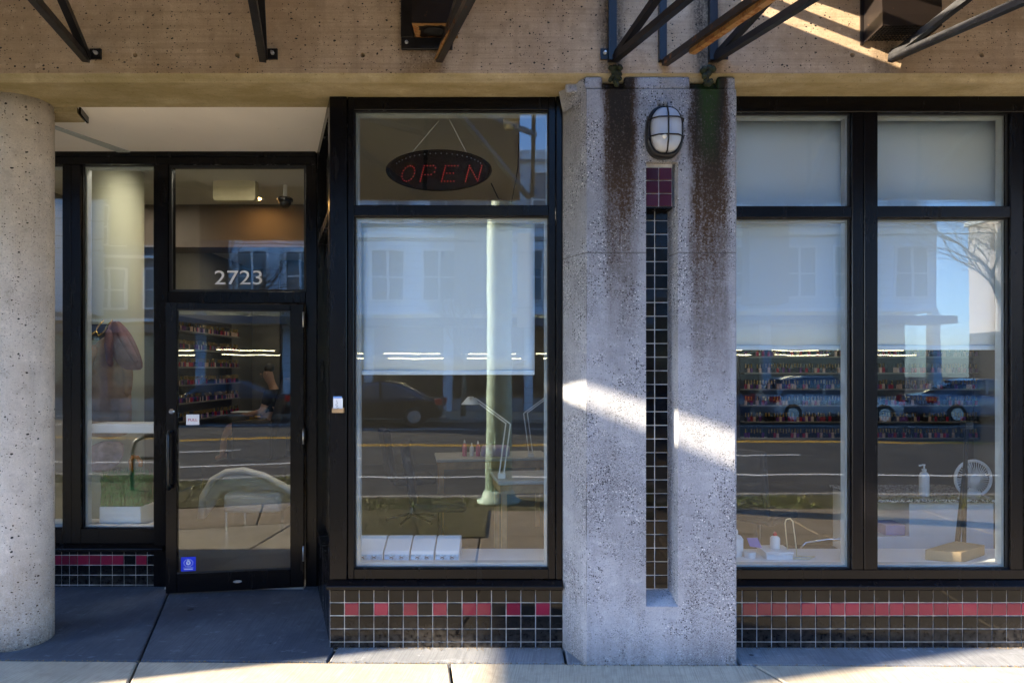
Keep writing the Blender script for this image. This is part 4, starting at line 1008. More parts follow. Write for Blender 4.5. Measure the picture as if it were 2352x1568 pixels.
MB().tube([(X(226), ye + .26, Zv(1170)), (X(230), ye + .26, hzt - .02), (X(227), ye + .26, hzt + .015), (X(218), ye + .26, hzt + .02), (X(210), ye + .26, hzt), (X(208), ye + .26, hzt - .03)], .011, 10).build('handle', M['black_plastic'], um2, smooth=True)
yb2 = garment('bag', 'yellow cloth bag beside the white planter', plain('yellow_cloth', (.75, .58, .03), .8, var=.2), 0, [(Zv(1213), X(308), ye + .42, .06, .05), (Zv(1180), X(310), ye + .42, .06, .05), (Zv(1150), X(306), ye + .42, .035, .03), (Zv(1140), X(304), ye + .42, .02, .015)], .1, 3)
tag(yb2, cat='bag'); del yb2['group']

# reception: white curved lounge chair, person in a raised chair
lc_ = thing('lounge_chair', 'white curved lounge chair standing inside the door', 'chair', (-2.55, 2.55, 0))
yq = 2.55; q = lambda vx, vy: (ax(vx, yq), az(vy, yq))
arc = [q(462, 1190), q(466, 1140), q(488, 1102), q(520, 1084), q(560, 1080), q(605, 1092), q(650, 1115), q(680, 1135)]
MB().tube([(a, yq, b) for a, b in arc], .035, 8, flat=1.0).build('back_rim', M['chair_white'], lc_, smooth=True)
vs = []; fs = []
for i, (a, b) in enumerate(arc): vs += [(a, yq + .02, b), (a * .94 - 2.55 * .06, yq + .30, .30)]
for i in range(len(arc) - 1): fs.append((2 * i, 2 * i + 2, 2 * i + 3, 2 * i + 1))
o = MB().add(vs, fs).build('back_shell', M['chair_white'], lc_, smooth=True); so = o.modifiers.new('t', 'SOLIDIFY'); so.thickness = .03
MB().box(q(505, 0)[0], q(640, 0)[0], yq + .05, yq + .6, .18, az(1135, yq)).build('seat', M['chair_white'], lc_, bevel=.05, seg=3)
for (a, b) in ((505, .1), (635, .1), (505, .55), (635, .55)):
    MB().tube([(ax(a, yq) + .02, yq + b, -.01), (ax(a, yq) + .02, yq + b, .2)], .015, 8).build('leg', M['chrome'], lc_)

pc = thing('pedicure_chair', 'dark raised salon chair holding a seated person beyond the door', 'chair', (-3.52, 5.1, 0))
PX, PY = -3.52, 5.15
MB().box(PX - .55, PX + .55, PY - .45, PY + .45, -.01, .34).build('platform', M['int_dark'], pc, bevel=.02)
MB().box(PX - .30, PX + .32, PY - .30, PY + .30, .36, .72).build('seat', M['chair'], pc, bevel=.06, seg=3)
MB().prism_y([(PX + .22, .70), (PX + .36, .66), (PX + .58, 1.45), (PX + .44, 1.50)][::-1], PY - .28, PY + .28).build('backrest', M['chair'], pc, bevel=.05, seg=3)
for s_ in (-1, 1): MB().box(PX - .18, PX + .34, PY + s_ * .36 - .05, PY + s_ * .36 + .05, .42, .93).build('armrest', M['chair'], pc, bevel=.04, seg=3)

def skin(name, verts, edges, radii, mat, parent, root=0, sub=1):
    me = bpy.data.meshes.new(name); me.from_pydata(verts, edges, [])
    o = bpy.data.objects.new(name, me); COL.objects.link(o); me.materials.append(mat)
    sm = o.modifiers.new('skin', 'SKIN'); sm.use_smooth_shade = True
    for i, r in enumerate(radii): me.skin_vertices[0].data[i].radius = (r, r) if not isinstance(r, tuple) else r
    me.skin_vertices[0].data[root].use_root = True
    if sub: s2 = o.modifiers.new('sub', 'SUBSURF'); s2.levels = sub; s2.render_levels = sub
    if parent: o.parent = parent; o.location = -world_loc(parent)
    return o
M['skin'] = plain('skin', (.52, .30, .20), .55, var=.06)
M['hair'] = plain('dark_hair', (.02, .014, .010), .5, var=.3, scale=60)
M['shirt'] = plain('black_shirt', (.02, .02, .024), .9, var=.3, scale=15)
M['shorts'] = plain('mustard_shorts', (.55, .33, .05), .85, var=.15, scale=15)
pe = thing('person', 'seated person in a black top and mustard shorts holding a white tablet', 'person', (PX, PY, .72))
hip = (PX + .14, PY, .82)
V = [hip, (PX + .20, PY, 1.02), (PX + .24, PY, 1.22), (PX + .24, PY, 1.33), (PX + .20, PY, 1.42), (PX + .17, PY - .02, 1.50), (PX + .15, PY - .03, 1.60)]
E = [(i, i + 1) for i in range(6)]; R = [.13, .125, .12, .07, .052, .088, .07]
for s_ in (-1, 1):
    b = len(V)
    V += [(PX + .12, PY + s_ * .09, .80), (PX - .10, PY + s_ * .12, .82), (PX - .33, PY + s_ * .12, .82), (PX - .40, PY + s_ * .12, .60), (PX - .42, PY + s_ * .12, .42), (PX - .52, PY + s_ * .12, .385)]
    E += [(0, b)] + [(b + i, b + i + 1) for i in range(5)]; R += [.10, .085, .062, .055, .038, .034]
    b = len(V)
    V += [(PX + .24, PY + s_ * .17, 1.28), (PX + .17, PY + s_ * .23, 1.04), (PX - .06, PY + s_ * .12, .99), (PX - .12, PY + s_ * .09, .99)]
    E += [(2, b)] + [(b + i, b + i + 1) for i in range(3)]; R += [.062, .044, .030, .03]
    for f in range(4):
        c = len(V); V += [(PX - .16, PY + s_ * .09 + (f - 1.5) * .018, .995), (PX - .20 + .006 * abs(f - 1.5), PY + s_ * .08 + (f - 1.5) * .018, .985)]
        E += [(b + 3, c), (c, c + 1)]; R += [.010, .008]
    c = len(V); V += [(PX - .12, PY + s_ * .05, 1.005), (PX - .15, PY + s_ * .03, 1.01)]; E += [(b + 3, c), (c, c + 1)]; R += [.011, .009]
skin('body', V, E, R, M['skin'], pe)
tv = [(PX + .15, PY, .86), (PX + .20, PY, 1.03), (PX + .24, PY, 1.22), (PX + .24, PY, 1.31)]; te = [(0, 1), (1, 2), (2, 3)]; tr_ = [.145, .14, .135, .08]
for s_ in (-1, 1):
    b = len(tv); tv += [(PX + .24, PY + s_ * .175, 1.28), (PX + .19, PY + s_ * .22, 1.10)]; te += [(2, b), (b, b + 1)]; tr_ += [.074, .062]
skin('shirt', tv, te, tr_, M['shirt'], pe)
sv = [hip]; se = []; sr = [.15]
for s_ in (-1, 1):
    b = len(sv); sv += [(PX + .10, PY + s_ * .09, .81), (PX - .10, PY + s_ * .12, .83), (PX - .20, PY + s_ * .12, .83)]; se += [(0, b), (b, b + 1), (b + 1, b + 2)]; sr += [.112, .10, .09]
skin('shorts', sv, se, sr, M['shorts'], pe)
skin('hair', [(PX + .20, PY, 1.55), (PX + .17, PY - .01, 1.635), (PX + .13, PY - .02, 1.66)], [(0, 1), (1, 2)], [.086, .082, .055], M['hair'], pe)
fc = MB()
hc = Vector((PX + .155, PY - .025, 1.545))
fc.lathe([(.003, -.012), (.012, -.006), (.012, .006), (.003, .016)], (hc.x - .088, hc.y, hc.z - .01), 8)
fc.build('nose', M['skin'], pe, smooth=True)
for s_ in (-1, 1):
    MB().lathe([(.002, -.009), (.008, 0), (.002, .009)], (hc.x - .076, hc.y + s_ * .032, hc.z + .012), 8).build('eye', M['black_plastic'], pe, smooth=True)
    MB().lathe([(.004, -.025), (.014, 0), (.004, .025)], (hc.x + .02, hc.y + s_ * .088, hc.z), 8).build('ear', M['skin'], pe, smooth=True)
MB().box(hc.x - .086, hc.x - .078, hc.y - .022, hc.y + .022, hc.z - .05, hc.z - .043).build('mouth', plain('lips', (.35, .12, .10), .5), pe)
tb = MB().box(PX - .30, PX - .06, PY - .14, PY + .10, 1.012, 1.024).build('tablet', M['white_plastic'], bevel=.004); tag(tb, 'white tablet in the seated person\'s hands', 'tablet')
# ------------------------------------------------------------------ nail tables, chairs, lamps behind the front window
def table(label, x0, x1, y0, y1, z, rz):
    t = thing('nail_table', label, 'table', ((x0 + x1) / 2, (y0 + y1) / 2, 0), group='nail tables')
    hx, hy = (x1 - x0) / 2, (y1 - y0) / 2
    MB().box(-hx, hx, -hy, hy, z - .03, z).build('table_top', M['table'], t, bevel=.006, local=True)
    MB().box(-hx + .02, hx - .02, -hy + .02, hy - .02, z - .10, z - .032).build('apron', M['wood'], t, local=True)
    for sx_ in (-1, 1):
        for sy_ in (-1, 1): MB().box(sx_ * (hx - .05) - .02, sx_ * (hx - .05) + .02, sy_ * (hy - .05) - .02, sy_ * (hy - .05) + .02, -.01, z - .10).build('leg', M['wood'], t, local=True)
    t.rotation_euler[2] = rz
    return t
table('grey nail table nearest the window, right of the green pole reflection', -.15, .95, 1.15, 1.65, .76, .16)
table('grey nail table farther back behind the white blind', -.75, .35, 2.35, 2.85, .76, .16)
def chair(label, x_, y_, rz):
    c = thing('salon_chair', label, 'chair', (x_, y_, 0), rz, group='dark salon chairs')
    MB().box(-.23, .23, -.22, .22, .42, .50).build('seat', M['chair'], c, bevel=.03, local=True, seg=2)
    MB().prism_x([(.18, .46), (.24, .46), (.33, .98), (.25, 1.0)], -.21, .21).build('backrest', M['chair'], c, bevel=.03, local=True, seg=2)
    MB().tube([(0, 0, .08), (0, 0, .43)], .025, 10).build('pedestal', M['chrome'], c, local=True)
    for k_ in range(5):
        a = 2 * math.pi * k_ / 5
        MB().tube([(0, 0, .09), (.26 * math.cos(a), .26 * math.sin(a), .04)], [.02, .012], 6).build('leg', M['black_plastic'], c, local=True)
        MB().lathe([(.008, -.012), (.025, 0), (.008, .012)], (.26 * math.cos(a), .26 * math.sin(a), .022), 8).build('caster', M['black_plastic'], c, local=True)
    return c
chair('dark salon chair left of the nearest nail table', -.62, 1.75, 1.7)
chair('dark salon chair behind the far nail table', -1.05, 3.0, 1.9)
chair('dark salon chair behind the window next to the pillar', 1.95, 1.35, 2.3)
def desk_lamp(label, x_, y_, z_, s_=1):
    d = thing('desk_lamp', label, 'lamp', (x_, y_, z_), group='white clamp desk lamps')
    MB().box(-.03, .03, -.03, .03, 0, .04).build('clamp', M['white_plastic'], d, bevel=.005, local=True)
    for o_ in (-.018, .018): MB().bar((o_, 0, .04), (o_ + .05 * s_, 0, .42), .010).build('arm_rod', M['white_plastic'], d, local=True)
    for o_ in (-.014, .014): MB().bar((o_ + .05 * s_, .01, .42), (o_ - .22 * s_, .01, .62), .010).build('arm_rod', M['white_plastic'], d, local=True)
    MB().lathe([(.02, 0), (.03, -.01), (.075, -.06), (.07, -.06), (.02, -.015)], (-.24 * s_, .01, .63), 18).build('shade', M['white_plastic'], d, smooth=True, local=True)
desk_lamp('white jointed desk lamp on the nearest nail table', -.08, 1.22, .76)
desk_lamp('white jointed desk lamp on the far nail table', .18, 2.45, .76, -1)
def bottle(label, x_, y_, z_, r, h, mats, name='bottle', cat='bottle', pump=False, grp=None):
    b = thing(name, label, cat, (x_, y_, z_), group=grp)
    MB().lathe([(r * .9, 0), (r, h * .04), (r, h * .62), (r * .75, h * .72), (r * .4, h * .76), (r * .4, h * .80)], (0, 0, 0), 18).build('body', mats[0], b, smooth=True, local=True)
    if pump:
        MB().lathe([(r * .45, h * .78), (r * .45, h * .84), (r * .16, h * .85), (r * .16, h * .95)], (0, 0, 0), 12).build('collar', mats[1], b, local=True)
        MB().tube([(r * .2, 0, h * .965), (-r * .2, 0, h * .97), (-r * 1.1, 0, h * .94)], r * .16, 8).build('pump_spout', mats[1], b, local=True)
    else: MB().lathe([(r * .42, h * .78), (r * .40, h * .90), (r * .16, h)], (0, 0, 0), 12).build('cap', mats[1], b, local=True)
    return b
M['pink'] = plain('pink_plastic', (.55, .12, .22), .4); M['lilac'] = plain('lilac_fabric', (.36, .30, .50), .7)
for i, (dx, hh, mt) in enumerate(((0, .16, 'pink'), (.07, .13, 'white_plastic'), (.13, .15, 'pink'))):
    bottle('%s bottle on the far nail table, %s of three' % (('tall pink', 'short white', 'medium pink')[i], ('left', 'middle', 'right')[i]), -.46 + dx, 2.5, .76, .022, hh, (M[mt], M['white_plastic']), grp='bottles on the far nail table')
bx_ = MB().box(-.30, -.02, 2.42, 2.60, .76, .86).build('basket', M['lilac'], bevel=.03, seg=3); tag(bx_, 'lilac padded arm rest on the far nail table', 'arm rest')
# white trays on the ledge
M['strip'] = plain('blue_patterned_strip', (.35, .52, .66), .5, var=.35, scale=60)
xs_t = [815, 884, 944, 1000, 1058]
for i in range(4):
    a, b = ax(xs_t[i], .2) + .004, ax(xs_t[i + 1], .2) - .004
    t = thing('display_tray', 'white tray with a blue printed strip on the ledge, %s of four' % ('first', 'second', 'third', 'fourth')[i], 'tray', ((a + b) / 2, .2, lb), group='white trays on the ledge')
    MB().prism_x([(.15, lb - .003), (.34, lb - .003), (.34, lb + .115), (.30, lb + .12), (.16, lb + .06)], a, b).build('tray_body', M['ledge'], t, bevel=.004)
    MB().box(a + .004, b - .004, .1465, .1493, lb + .012, lb + .045).build('printed_strip', M['strip'], t)
    for k_ in range(2):
        xm = a + (b - a) * (.3 + .4 * k_)
        MB().bar((xm - .012, .1455, lb + .022), (xm + .012, .1455, lb + .034), .003).bar((xm - .012, .1455, lb + .034), (xm + .012, .1455, lb + .022), .003).build('print_mark', M['black_plastic'], t)
# reception wall of shelves, seen dimly behind the front window
def rack(label, x0, x1, y, z0, z1, n, grp='polish racks on the back wall'):
    r = thing('polish_rack', label, 'rack', ((x0 + x1) / 2, y, z0), group=grp)
    MB().box(x0, x1, y, y + .03, z0, z1).build('back_panel', M['rackback'], r)
    random.seed(int(x0 * 100))
    for i in range(n):
        z = z0 + (z1 - z0) * (i + .15) / n
        MB().box(x0, x1, y - .14, y - .001, z - .018, z).build('shelf', M['rackshelf'], r, bevel=.002)
        mb = MB(); x_ = x0 + .02
        while x_ < x1 - .03:
            h_ = random.choice((.055, .06, .065)); mi = random.choice((0, 0, 0, 1, 2, 3)); ww = .026
            if random.random() < .93:
                mb.box(x_, x_ + ww, y - .12, y - .09, z, z + h_, mi); mb.box(x_ + .006, x_ + ww - .006, y - .112, y - .098, z + h_, z + h_ + .052, 4 if random.random() < .8 else 5)
            x_ += .037
        o = mb.build('polish_bottles', [M['pol0'], M['pol1'], M['pol2'], M['pol3'], M['gold'], M['black_plastic']], r); o['kind'] = 'stuff'
    return r
M['rackback'] = plain('rack_back', (.035, .03, .028), .6); M['rackshelf'] = plain('rack_shelf', (.22, .20, .17), .4)
M['pol0'] = plain('polish_dark', (.02, .015, .02), .15); M['pol1'] = plain('polish_red', (.35, .02, .04), .15); M['pol2'] = plain('polish_nude', (.55, .38, .30), .15); M['pol3'] = plain('polish_purple', (.12, .03, .15), .15)
M['gold'] = plain('gold_caps', (.80, .55, .16), .25, .8)
rack('wall rack of nail polish in the bay next to the pillar', 2.95, 4.35, 4.6, .70, 2.15, 7)
rack('wall rack of nail polish in the second bay right of the pillar', 4.45, 5.95, 4.6, .70, 2.15, 7)
_n = len(bpy.data.objects)
rk = rack('side wall rack of polish seen through the door', -4.1, -2.1, 5.0, .9, 2.3, 6)
rk.location = (-4.36, 5.3, .9); rk.rotation_euler[2] = math.pi / 2
pw = MB().box(1.5, 6.0, 4.64, 4.8, -.01, IC).build('partition_wall', M['int_dark']); tag(pw, kind='structure')

# ------------------------------------------------------------------ things on the right ledge
yl = .26
zl_ = lb - .003
wb = thing('storage_box', 'white storage box on the ledge next to the pillar', 'box', (ax(1783, yl), yl, zl_))
MB().box(ax(1752, yl), ax(1812, yl), yl - .06, yl + .10, zl_, az(1266, yl)).build('box_body', M['ledge'], wb, bevel=.004)
MB().box(ax(1750, yl), ax(1814, yl), yl - .064, yl + .104, az(1266, yl), az(1261, yl)).build('lid', M['ledge'], wb, bevel=.002)
tr2 = MB().prism_y([(ax(1690, yl), zl_), (ax(1746, yl), zl_), (ax(1754, yl), az(1285, yl)), (ax(1690, yl), az(1285, yl))], yl - .05, yl + .08).build('white_tray', M['ledge'], bevel=.003); tag(tr2, 'low white tray on the ledge touching the pillar', 'tray')
bottle('white squeeze bottle with a red cap on the storage box', ax(1783, yl), yl + .02, az(1261, yl), .030, .105, (M['white_plastic'], plain('red_cap', (.6, .02, .02), .35)))
jr = thing('jar', 'small white screw jar on the low tray', 'jar', (ax(1722, yl), yl, az(1285, yl)))
MB().lathe([(.034, 0), (.036, .004), (.036, .03)], (0, 0, 0), 20).build('jar_body', M['white_plastic'], jr, local=True); MB().lathe([(.038, .031), (.038, .05), (.034, .053)], (0, 0, 0), 20).build('lid', M['white_plastic'], jr, local=True)
bottle('large white lotion bottle half hidden by the pillar', ax(1694, yl), yl + .06, az(1285, yl), .055, .19, (M['white_plastic'], M['white_plastic']))
cdp = MB().add([(ax(1728, yl), yl + .04, az(1258, yl)), (ax(1756, yl), yl + .04, az(1262, yl)), (ax(1748, yl), yl + .06, az(1240, yl)), (ax(1723, yl), yl + .06, az(1240, yl))], [(0, 1, 2, 3)]).build('card', plain('purple_card', (.14, .10, .40), .4)); so = cdp.modifiers.new('t', 'SOLIDIFY'); so.thickness = .003; tag(cdp, 'small purple card behind the white jar', 'card')
wh = thing('wire_holder', 'tall looped wire holder on the ledge beside the storage box', 'wire stand', (ax(1822, yl), yl, zl_))
MB().tube([(ax(1830, yl), yl, zl_ + .004), (ax(1828, yl), yl, az(1250, yl)), (ax(1821, yl), yl, az(1197, yl)), (ax(1815, yl), yl, az(1190, yl)), (ax(1806, yl), yl, az(1192, yl)), (ax(1803, yl), yl, az(1200, yl)), (ax(1809, yl), yl, az(1262, yl))], .004, 6).build('loop', M['cream'], wh, smooth=True)
MB().tube([(ax(1815, yl), yl - .04, zl_ + .004), (ax(1850, yl), yl - .05, zl_ + .004), (ax(1872, yl), yl, zl_ + .004), (ax(1830, yl), yl + .01, zl_ + .004)], .004, 6).build('base_wire', M['cream'], wh, smooth=True)
# low stand with chrome hoop inside the first bay
st = thing('stool', 'stool with a curved chrome hoop behind the storage box', 'stool', (1.95, .75, 0))
yh = .75
MB().tube([(ax(1832, yh), yh, -.01), (ax(1836, yh), yh, az(1262, yh)), (ax(1850, yh), yh, az(1246, yh)), (ax(1900, yh), yh, az(1238, yh)), (ax(1955, yh), yh, az(1236, yh)), (ax(1965, yh), yh, az(1250, yh)), (ax(1967, yh), yh, -.01)], .009, 8).build('hoop', M['chrome'], st, smooth=True)
MB().box(ax(1838, yh), ax(1960, yh), yh + .02, yh + .30, az(1275, yh) - .05, az(1275, yh)).build('seat', M['chair'], st, bevel=.02, seg=2)
for xx in (ax(1845, yh), ax(1955, yh)): MB().tube([(xx, yh + .26, -.01), (xx, yh + .26, az(1275, yh) - .05)], .009, 8).build('leg', M['chrome'], st)
# white counter with granite top
yc = .85
ct = thing('counter', 'white salon counter with speckled stone top in the second bay', 'counter', (2.45, 1.0, 0))
cx0, cx1 = ax(2000, yc), ax(2282, yc); ctz = az(1146, yc)
sf = ax(2082, yc); nz0, nz1 = az(1232, yc), az(1150, yc)
MB().box(sf + .02, cx1, yc, yc + .55, -.01, ctz - .02).box(cx0, sf + .02, yc, yc + .55, -.01, nz0).box(cx0, sf + .02, yc + .40, yc + .55, nz0, ctz - .02).build('body', M['ledge'], ct)
def stone():
    m = NT('speckled_stone'); p = m.pos(); c = m.n('TexVoronoi', {'Vector': p, 'Scale': 140}, 1); r = m.n('SeparateColor', {0: c}, 0)
    return m.bsdf(m.mix(m.math('GREATER_THAN', r, .5), (.06, .06, .065), (.55, .55, .55)), .15)
M['stone'] = stone()
MB().box(cx0 - .02, cx1 + .03, yc - .03, yc + .57, ctz - .019, ctz + .004).build('stone_top', M['stone'], ct, bevel=.004)
bk = MB().box(ax(2040, yc) + .0, ax(2080, yc) + .018, yc + .03, yc + .2, nz0 + .002, nz0 + .075).build('lilac_box', M['lilac'], bevel=.004); tag(bk, 'lilac box in the open shelf of the white counter', 'box')
bottle('white pump bottle standing on the speckled counter top', ax(2143, yc), yc + .10, ctz + .004, .034, .235, (M['white_plastic'], M['white_plastic']), 'pump_bottle', 'bottle', True)
fn = thing('desk_fan', 'small round white fan on the counter at the right', 'fan', (ax(2235, 1.05), 1.05, ctz))
fcx, fcz, fr = ax(2233, 1.05), az(1098, 1.05), 41 * (1.05 + 3.8) / F
mb = MB()
for k_ in range(40):
    a = 2 * math.pi * k_ / 40; mb.bar((fcx + .25 * fr * math.cos(a), 1.02, fcz + .25 * fr * math.sin(a)), (fcx + fr * .97 * math.cos(a + .15), 1.035, fcz + fr * .97 * math.sin(a + .15)), .0035)
mb.build('grille', M['white_plastic'], fn)
MB().tube([(fcx + fr * math.cos(2 * math.pi * i / 40), 1.04, fcz + fr * math.sin(2 * math.pi * i / 40)) for i in range(41)], .011, 8, caps=False).build('rim', M['white_plastic'], fn, smooth=True)
MB().lathe([(.035, -.03), (.035, -.035), (.02, -.04)], (fcx, 1.05, fcz), 16, axis='y').build('hub', M['white_plastic'], fn)
for k_ in range(4):
    a = math.pi / 2 * k_ + .3; c_, s_ = math.cos(a), math.sin(a)
    MB().add([(fcx + .03 * c_, 1.06, fcz + .03 * s_), (fcx + fr * .85 * c_ - .03 * s_, 1.075, fcz + fr * .85 * s_ + .03 * c_), (fcx + fr * .85 * c_ + .04 * s_, 1.05, fcz + fr * .85 * s_ - .04 * c_)], [(0, 1, 2)]).build('blade', M['frame_in'], fn)
MB().lathe([(.06, .004), (.055, .02), (.016, .03), (.016, max(.04, fcz - fr - ctz))], (fcx, 1.06, ctz), 16).build('stand', M['white_plastic'], fn)
# tripod
tp = thing('tripod', 'dark folded camera tripod standing inside the second bay', 'tripod', (ax(2212, .6), .6, -.012))
yt_ = .60
apex = (ax(2217, yt_), yt_, az(1075, yt_))
MB().tube([apex, (ax(2220, yt_), yt_, az(985, yt_))], .013, 8).build('centre_column', M['black_plastic'], tp)
MB().box(ax(2211, yt_), ax(2230, yt_), yt_ - .03, yt_ + .03, az(985, yt_), az(966, yt_)).build('head', M['black_plastic'], tp, bevel=.005)
for (vx, dy_) in ((2185, -.05), (2210, .10), (2245, .14)):
    MB().tube([apex, (ax(vx, yt_) , yt_ + dy_, lb + .3 * 0 + .002 if dy_ < 0 else -.01)], [.015, .011], 8).build('leg', M['black_plastic'], tp)
cb = thing('cardboard_box', 'flat brown cardboard box on the ledge of the second bay', 'box', (ax(2190, .3), .3, zl_))
MB().prism_z([(ax(2120, .22), .20), (ax(2190, .2), .13), (ax(2262, .3), .30), (ax(2195, .4), .40)], zl_ + .0, zl_ + .065).build('carton', plain('cardboard', (.34, .23, .12), .85, var=.15, scale=8), cb, bevel=.002)

# ------------------------------------------------------------------ across the street (seen mirrored in the glass)
M['bark'] = plain('bark', (.24, .19, .12), .9, var=.4, scale=10, bump=.8, bscale=30)
M['bark_dark'] = plain('dark_bark', (.09, .07, .05), .9, var=.4, scale=10, bump=.8, bscale=30)
def tree(label, x_, y_, h, r0, seed, mat, depth=5):
    random.seed(seed); t = thing('bare_tree', label, 'tree', (x_, y_, -.1), group='bare street trees')
    trunk, tw = MB(), MB()
    hs = h * .36
    path = [(0, 0, 0), (.03, .02, hs * .5), (random.uniform(-.08, .08), random.uniform(-.05, .05), hs)]
    trunk.tube(path, [r0 * 1.15, r0, r0 * .85], 10)
    def grow(p, d, L, r, lev):
        q = p + d * L * .5 + Vector((random.gauss(0, .04), random.gauss(0, .04), 0)) * L; e = p + d * L
        tw.tube([p, q, e], [r, r * .8, r * .62], 6 if lev < 2 else (4 if lev < 4 else 3), caps=False)
        if lev >= depth: return
        for k_ in range(3 if lev < depth - 1 else 4):
            a = random.uniform(0, 6.28); sp = random.uniform(.35, .8)
            o_ = d.orthogonal().normalized(); o_.rotate(Matrix.Rotation(a, 3, d))
            nd = (d + o_ * sp + Vector((0, 0, .12))).normalized()
            st_ = e if k_ < 2 else p + d * L * random.uniform(.4, .9)
            grow(st_, nd, L * random.uniform(.62, .85), r * .58, lev + 1)
    for k_ in range(4):
        a = 2 * math.pi * k_ / 4 + random.uniform(-.4, .4)
        grow(Vector(path[-1]) - Vector((0, 0, .25 * k_ * .5)), Vector((math.cos(a) * .55, math.sin(a) * .55, 1)).normalized(), h * .19, r0 * .5, 1)
    trunk.build('trunk', mat, t, smooth=True, local=True); tw.build('crown', mat, t, smooth=True, local=True)
    return t
tree('bare street tree with a sunlit trunk on the near planting strip', 6.9, -4.15, 8.5, .10, 3, M['bark'])
tree('slim bare tree on the near planting strip to the right', 9.5, -4.2, 7.0, .11, 8, M['bark'])
tree('bare tree on the near planting strip farther left along the street', -24.0, -4.2, 8.0, .13, 61, M['bark'])
tree('bare tree on the near planting strip far left of the shop', -33.0, -4.2, 9.0, .15, 73, M['bark'])
tree('bare tree across the street beyond the parked blue grey saloon', 21.0, -19.8, 9.5, .14, 87, M['bark_dark'], 6)
tree('bare tree across the street left of the dark sport car', -11.3, -20.2, 8.0, .12, 21, M['bark_dark'])
tree('bare tree across the street near the middle', -1.7, -20.4, 6.5, .09, 33, M['bark'])
tree('large bare tree across the street at the right end of the building', 18.6, -20.4, 10.5, .17, 41, M['bark_dark'], 6)
tree('bare tree beyond the right end of the far building', 24.0, -24.0, 11.0, .2, 52, M['bark_dark'])

# green pole with sign plate
pg = plain('pale_green_paint', (.50, .66, .53), .5, var=.25, scale=9, bump=.25, bscale=30)
gp_ = thing('street_light_pole', 'pale green steel street light pole on the kerb behind the camera', 'pole', (-.14, -4.28, -.045))
MB().tube([(-.14, -4.28, -.05), (-.14, -4.28, 1.2), (-.13, -4.28, 3.5), (-.12, -4.28, 7.5)], [.165, .160, .155, .12], 24).build('shaft', pg, gp_, smooth=True)
MB().lathe([(.27, 0), (.27, .03), (.22, .05), (.20, .12), (.17, .16)], (-.14, -4.28, -.045), 20).build('base', pg, gp_, smooth=True)
MB().tube([(-.12, -4.28, 7.3), (.0, -5.2, 7.9), (.1, -6.6, 8.0)], [.05, .045, .035], 10).build('arm', pg, gp_, smooth=True)
MB().box(.0, .22, -7.1, -6.5, 7.93, 8.05).build('lantern', M['frame_in'], gp_, bevel=.03)
MB().box(-.19, -.09, -4.13, -4.105, .62, .84).build('access_cover', pg, gp_, bevel=.008)
MB().box(.09, .29, -4.33, -4.31, 2.15, 3.35).build('sign_plate', M['vinyl'], gp_, bevel=.01)
for z in (2.4, 3.1): MB().bar((-.05, -4.29, z), (.28, -4.30, z), .02).build('sign_bracket', M['bolt'], gp_)
# bicycle rack and litter bin on the near sidewalk
br = thing('bicycle_rack', 'black tubular bicycle rack on the near sidewalk', 'bicycle rack', (-5.0, -3.05, Z0))
MB().tube([(-5.25, -3.05, Z0), (-5.25, -3.05, .55), (-5.2, -3.05, .66), (-5.08, -3.05, .72), (-4.92, -3.05, .72), (-4.8, -3.05, .66), (-4.75, -3.05, .55), (-4.75, -3.05, Z0)], .025, 10).build('hoop', M['steel_black'], br, smooth=True)
MB().tube([(-5.25, -3.05, .42), (-4.75, -3.05, .42)], .02, 10).build('cross_bar', M['steel_black'], br)
# overhead wires
for i, (z, y) in enumerate(((6.3, -17.2), (5.9, -17.4), (6.9, -17.0))):
    pth = [(-60 + 6 * k_, y, z + .0006 * (-60 + 6 * k_) ** 2) for k_ in range(21)]
    o = MB().tube(pth, .018, 5).build('overhead_wire', M['black_plastic']); tag(o, 'thin black overhead wire across the street, %s of three' % ('middle', 'lowest', 'highest')[i], 'wire', 'overhead wires')
for (xx) in (-60, 60):
    o = MB().tube([(xx, -17.2, -.1), (xx, -17.2, 9.6)], .14, 10).build('utility_pole', M['bark']); tag(o, 'wooden utility pole far %s along the street' % ('left' if xx < 0 else 'right'), 'pole', 'utility poles')

# far buildings
def siding():
    m = NT('pale_siding'); p = m.pos(); x, y, z = m.xyz(p)
    ln = m.smooth(m.math('ABSOLUTE', m.math('SUBTRACT', m.math('FRACT', m.math('MULTIPLY', z, 3.2)), .5)), .42, .5)
    bay = m.math('GREATER_THAN', m.noise(m.scale(p, (.28, .28, .0)), 1.0, 0.0), .52)
    c = m.mix(bay, (.72, .84, .95), (.54, .64, .74)); c = m.mix(m.math('MULTIPLY', ln, .6), c, (.22, .24, .26))
    c = m.mix(m.map(m.noise(m.scale(p, (2, 2, .4)), 1.2, 5.0), .45, .7, 0, .35), c, (.35, .35, .34))
    return m.bsdf(c, .7)
M['far_white'] = siding(); M['far_trim'] = plain('white_trim', (.82, .83, .84), .5); M['far_brick'] = plain('grey_brick', (.36, .33, .31), .8, var=.2, scale=6)
M['far_dark'] = plain('dark_storefront', (.02, .02, .022), .4); M['far_orange'] = plain('orange_cladding', (.62, .13, .03), .6); M['far_blue'] = plain('blue_grey_siding', (.09, .115, .14), .7)
gm = NT('far_window_glass'); M['far_glass'] = gm.bsdf((.05, .09, .13), .05, 0, None, 1.0)
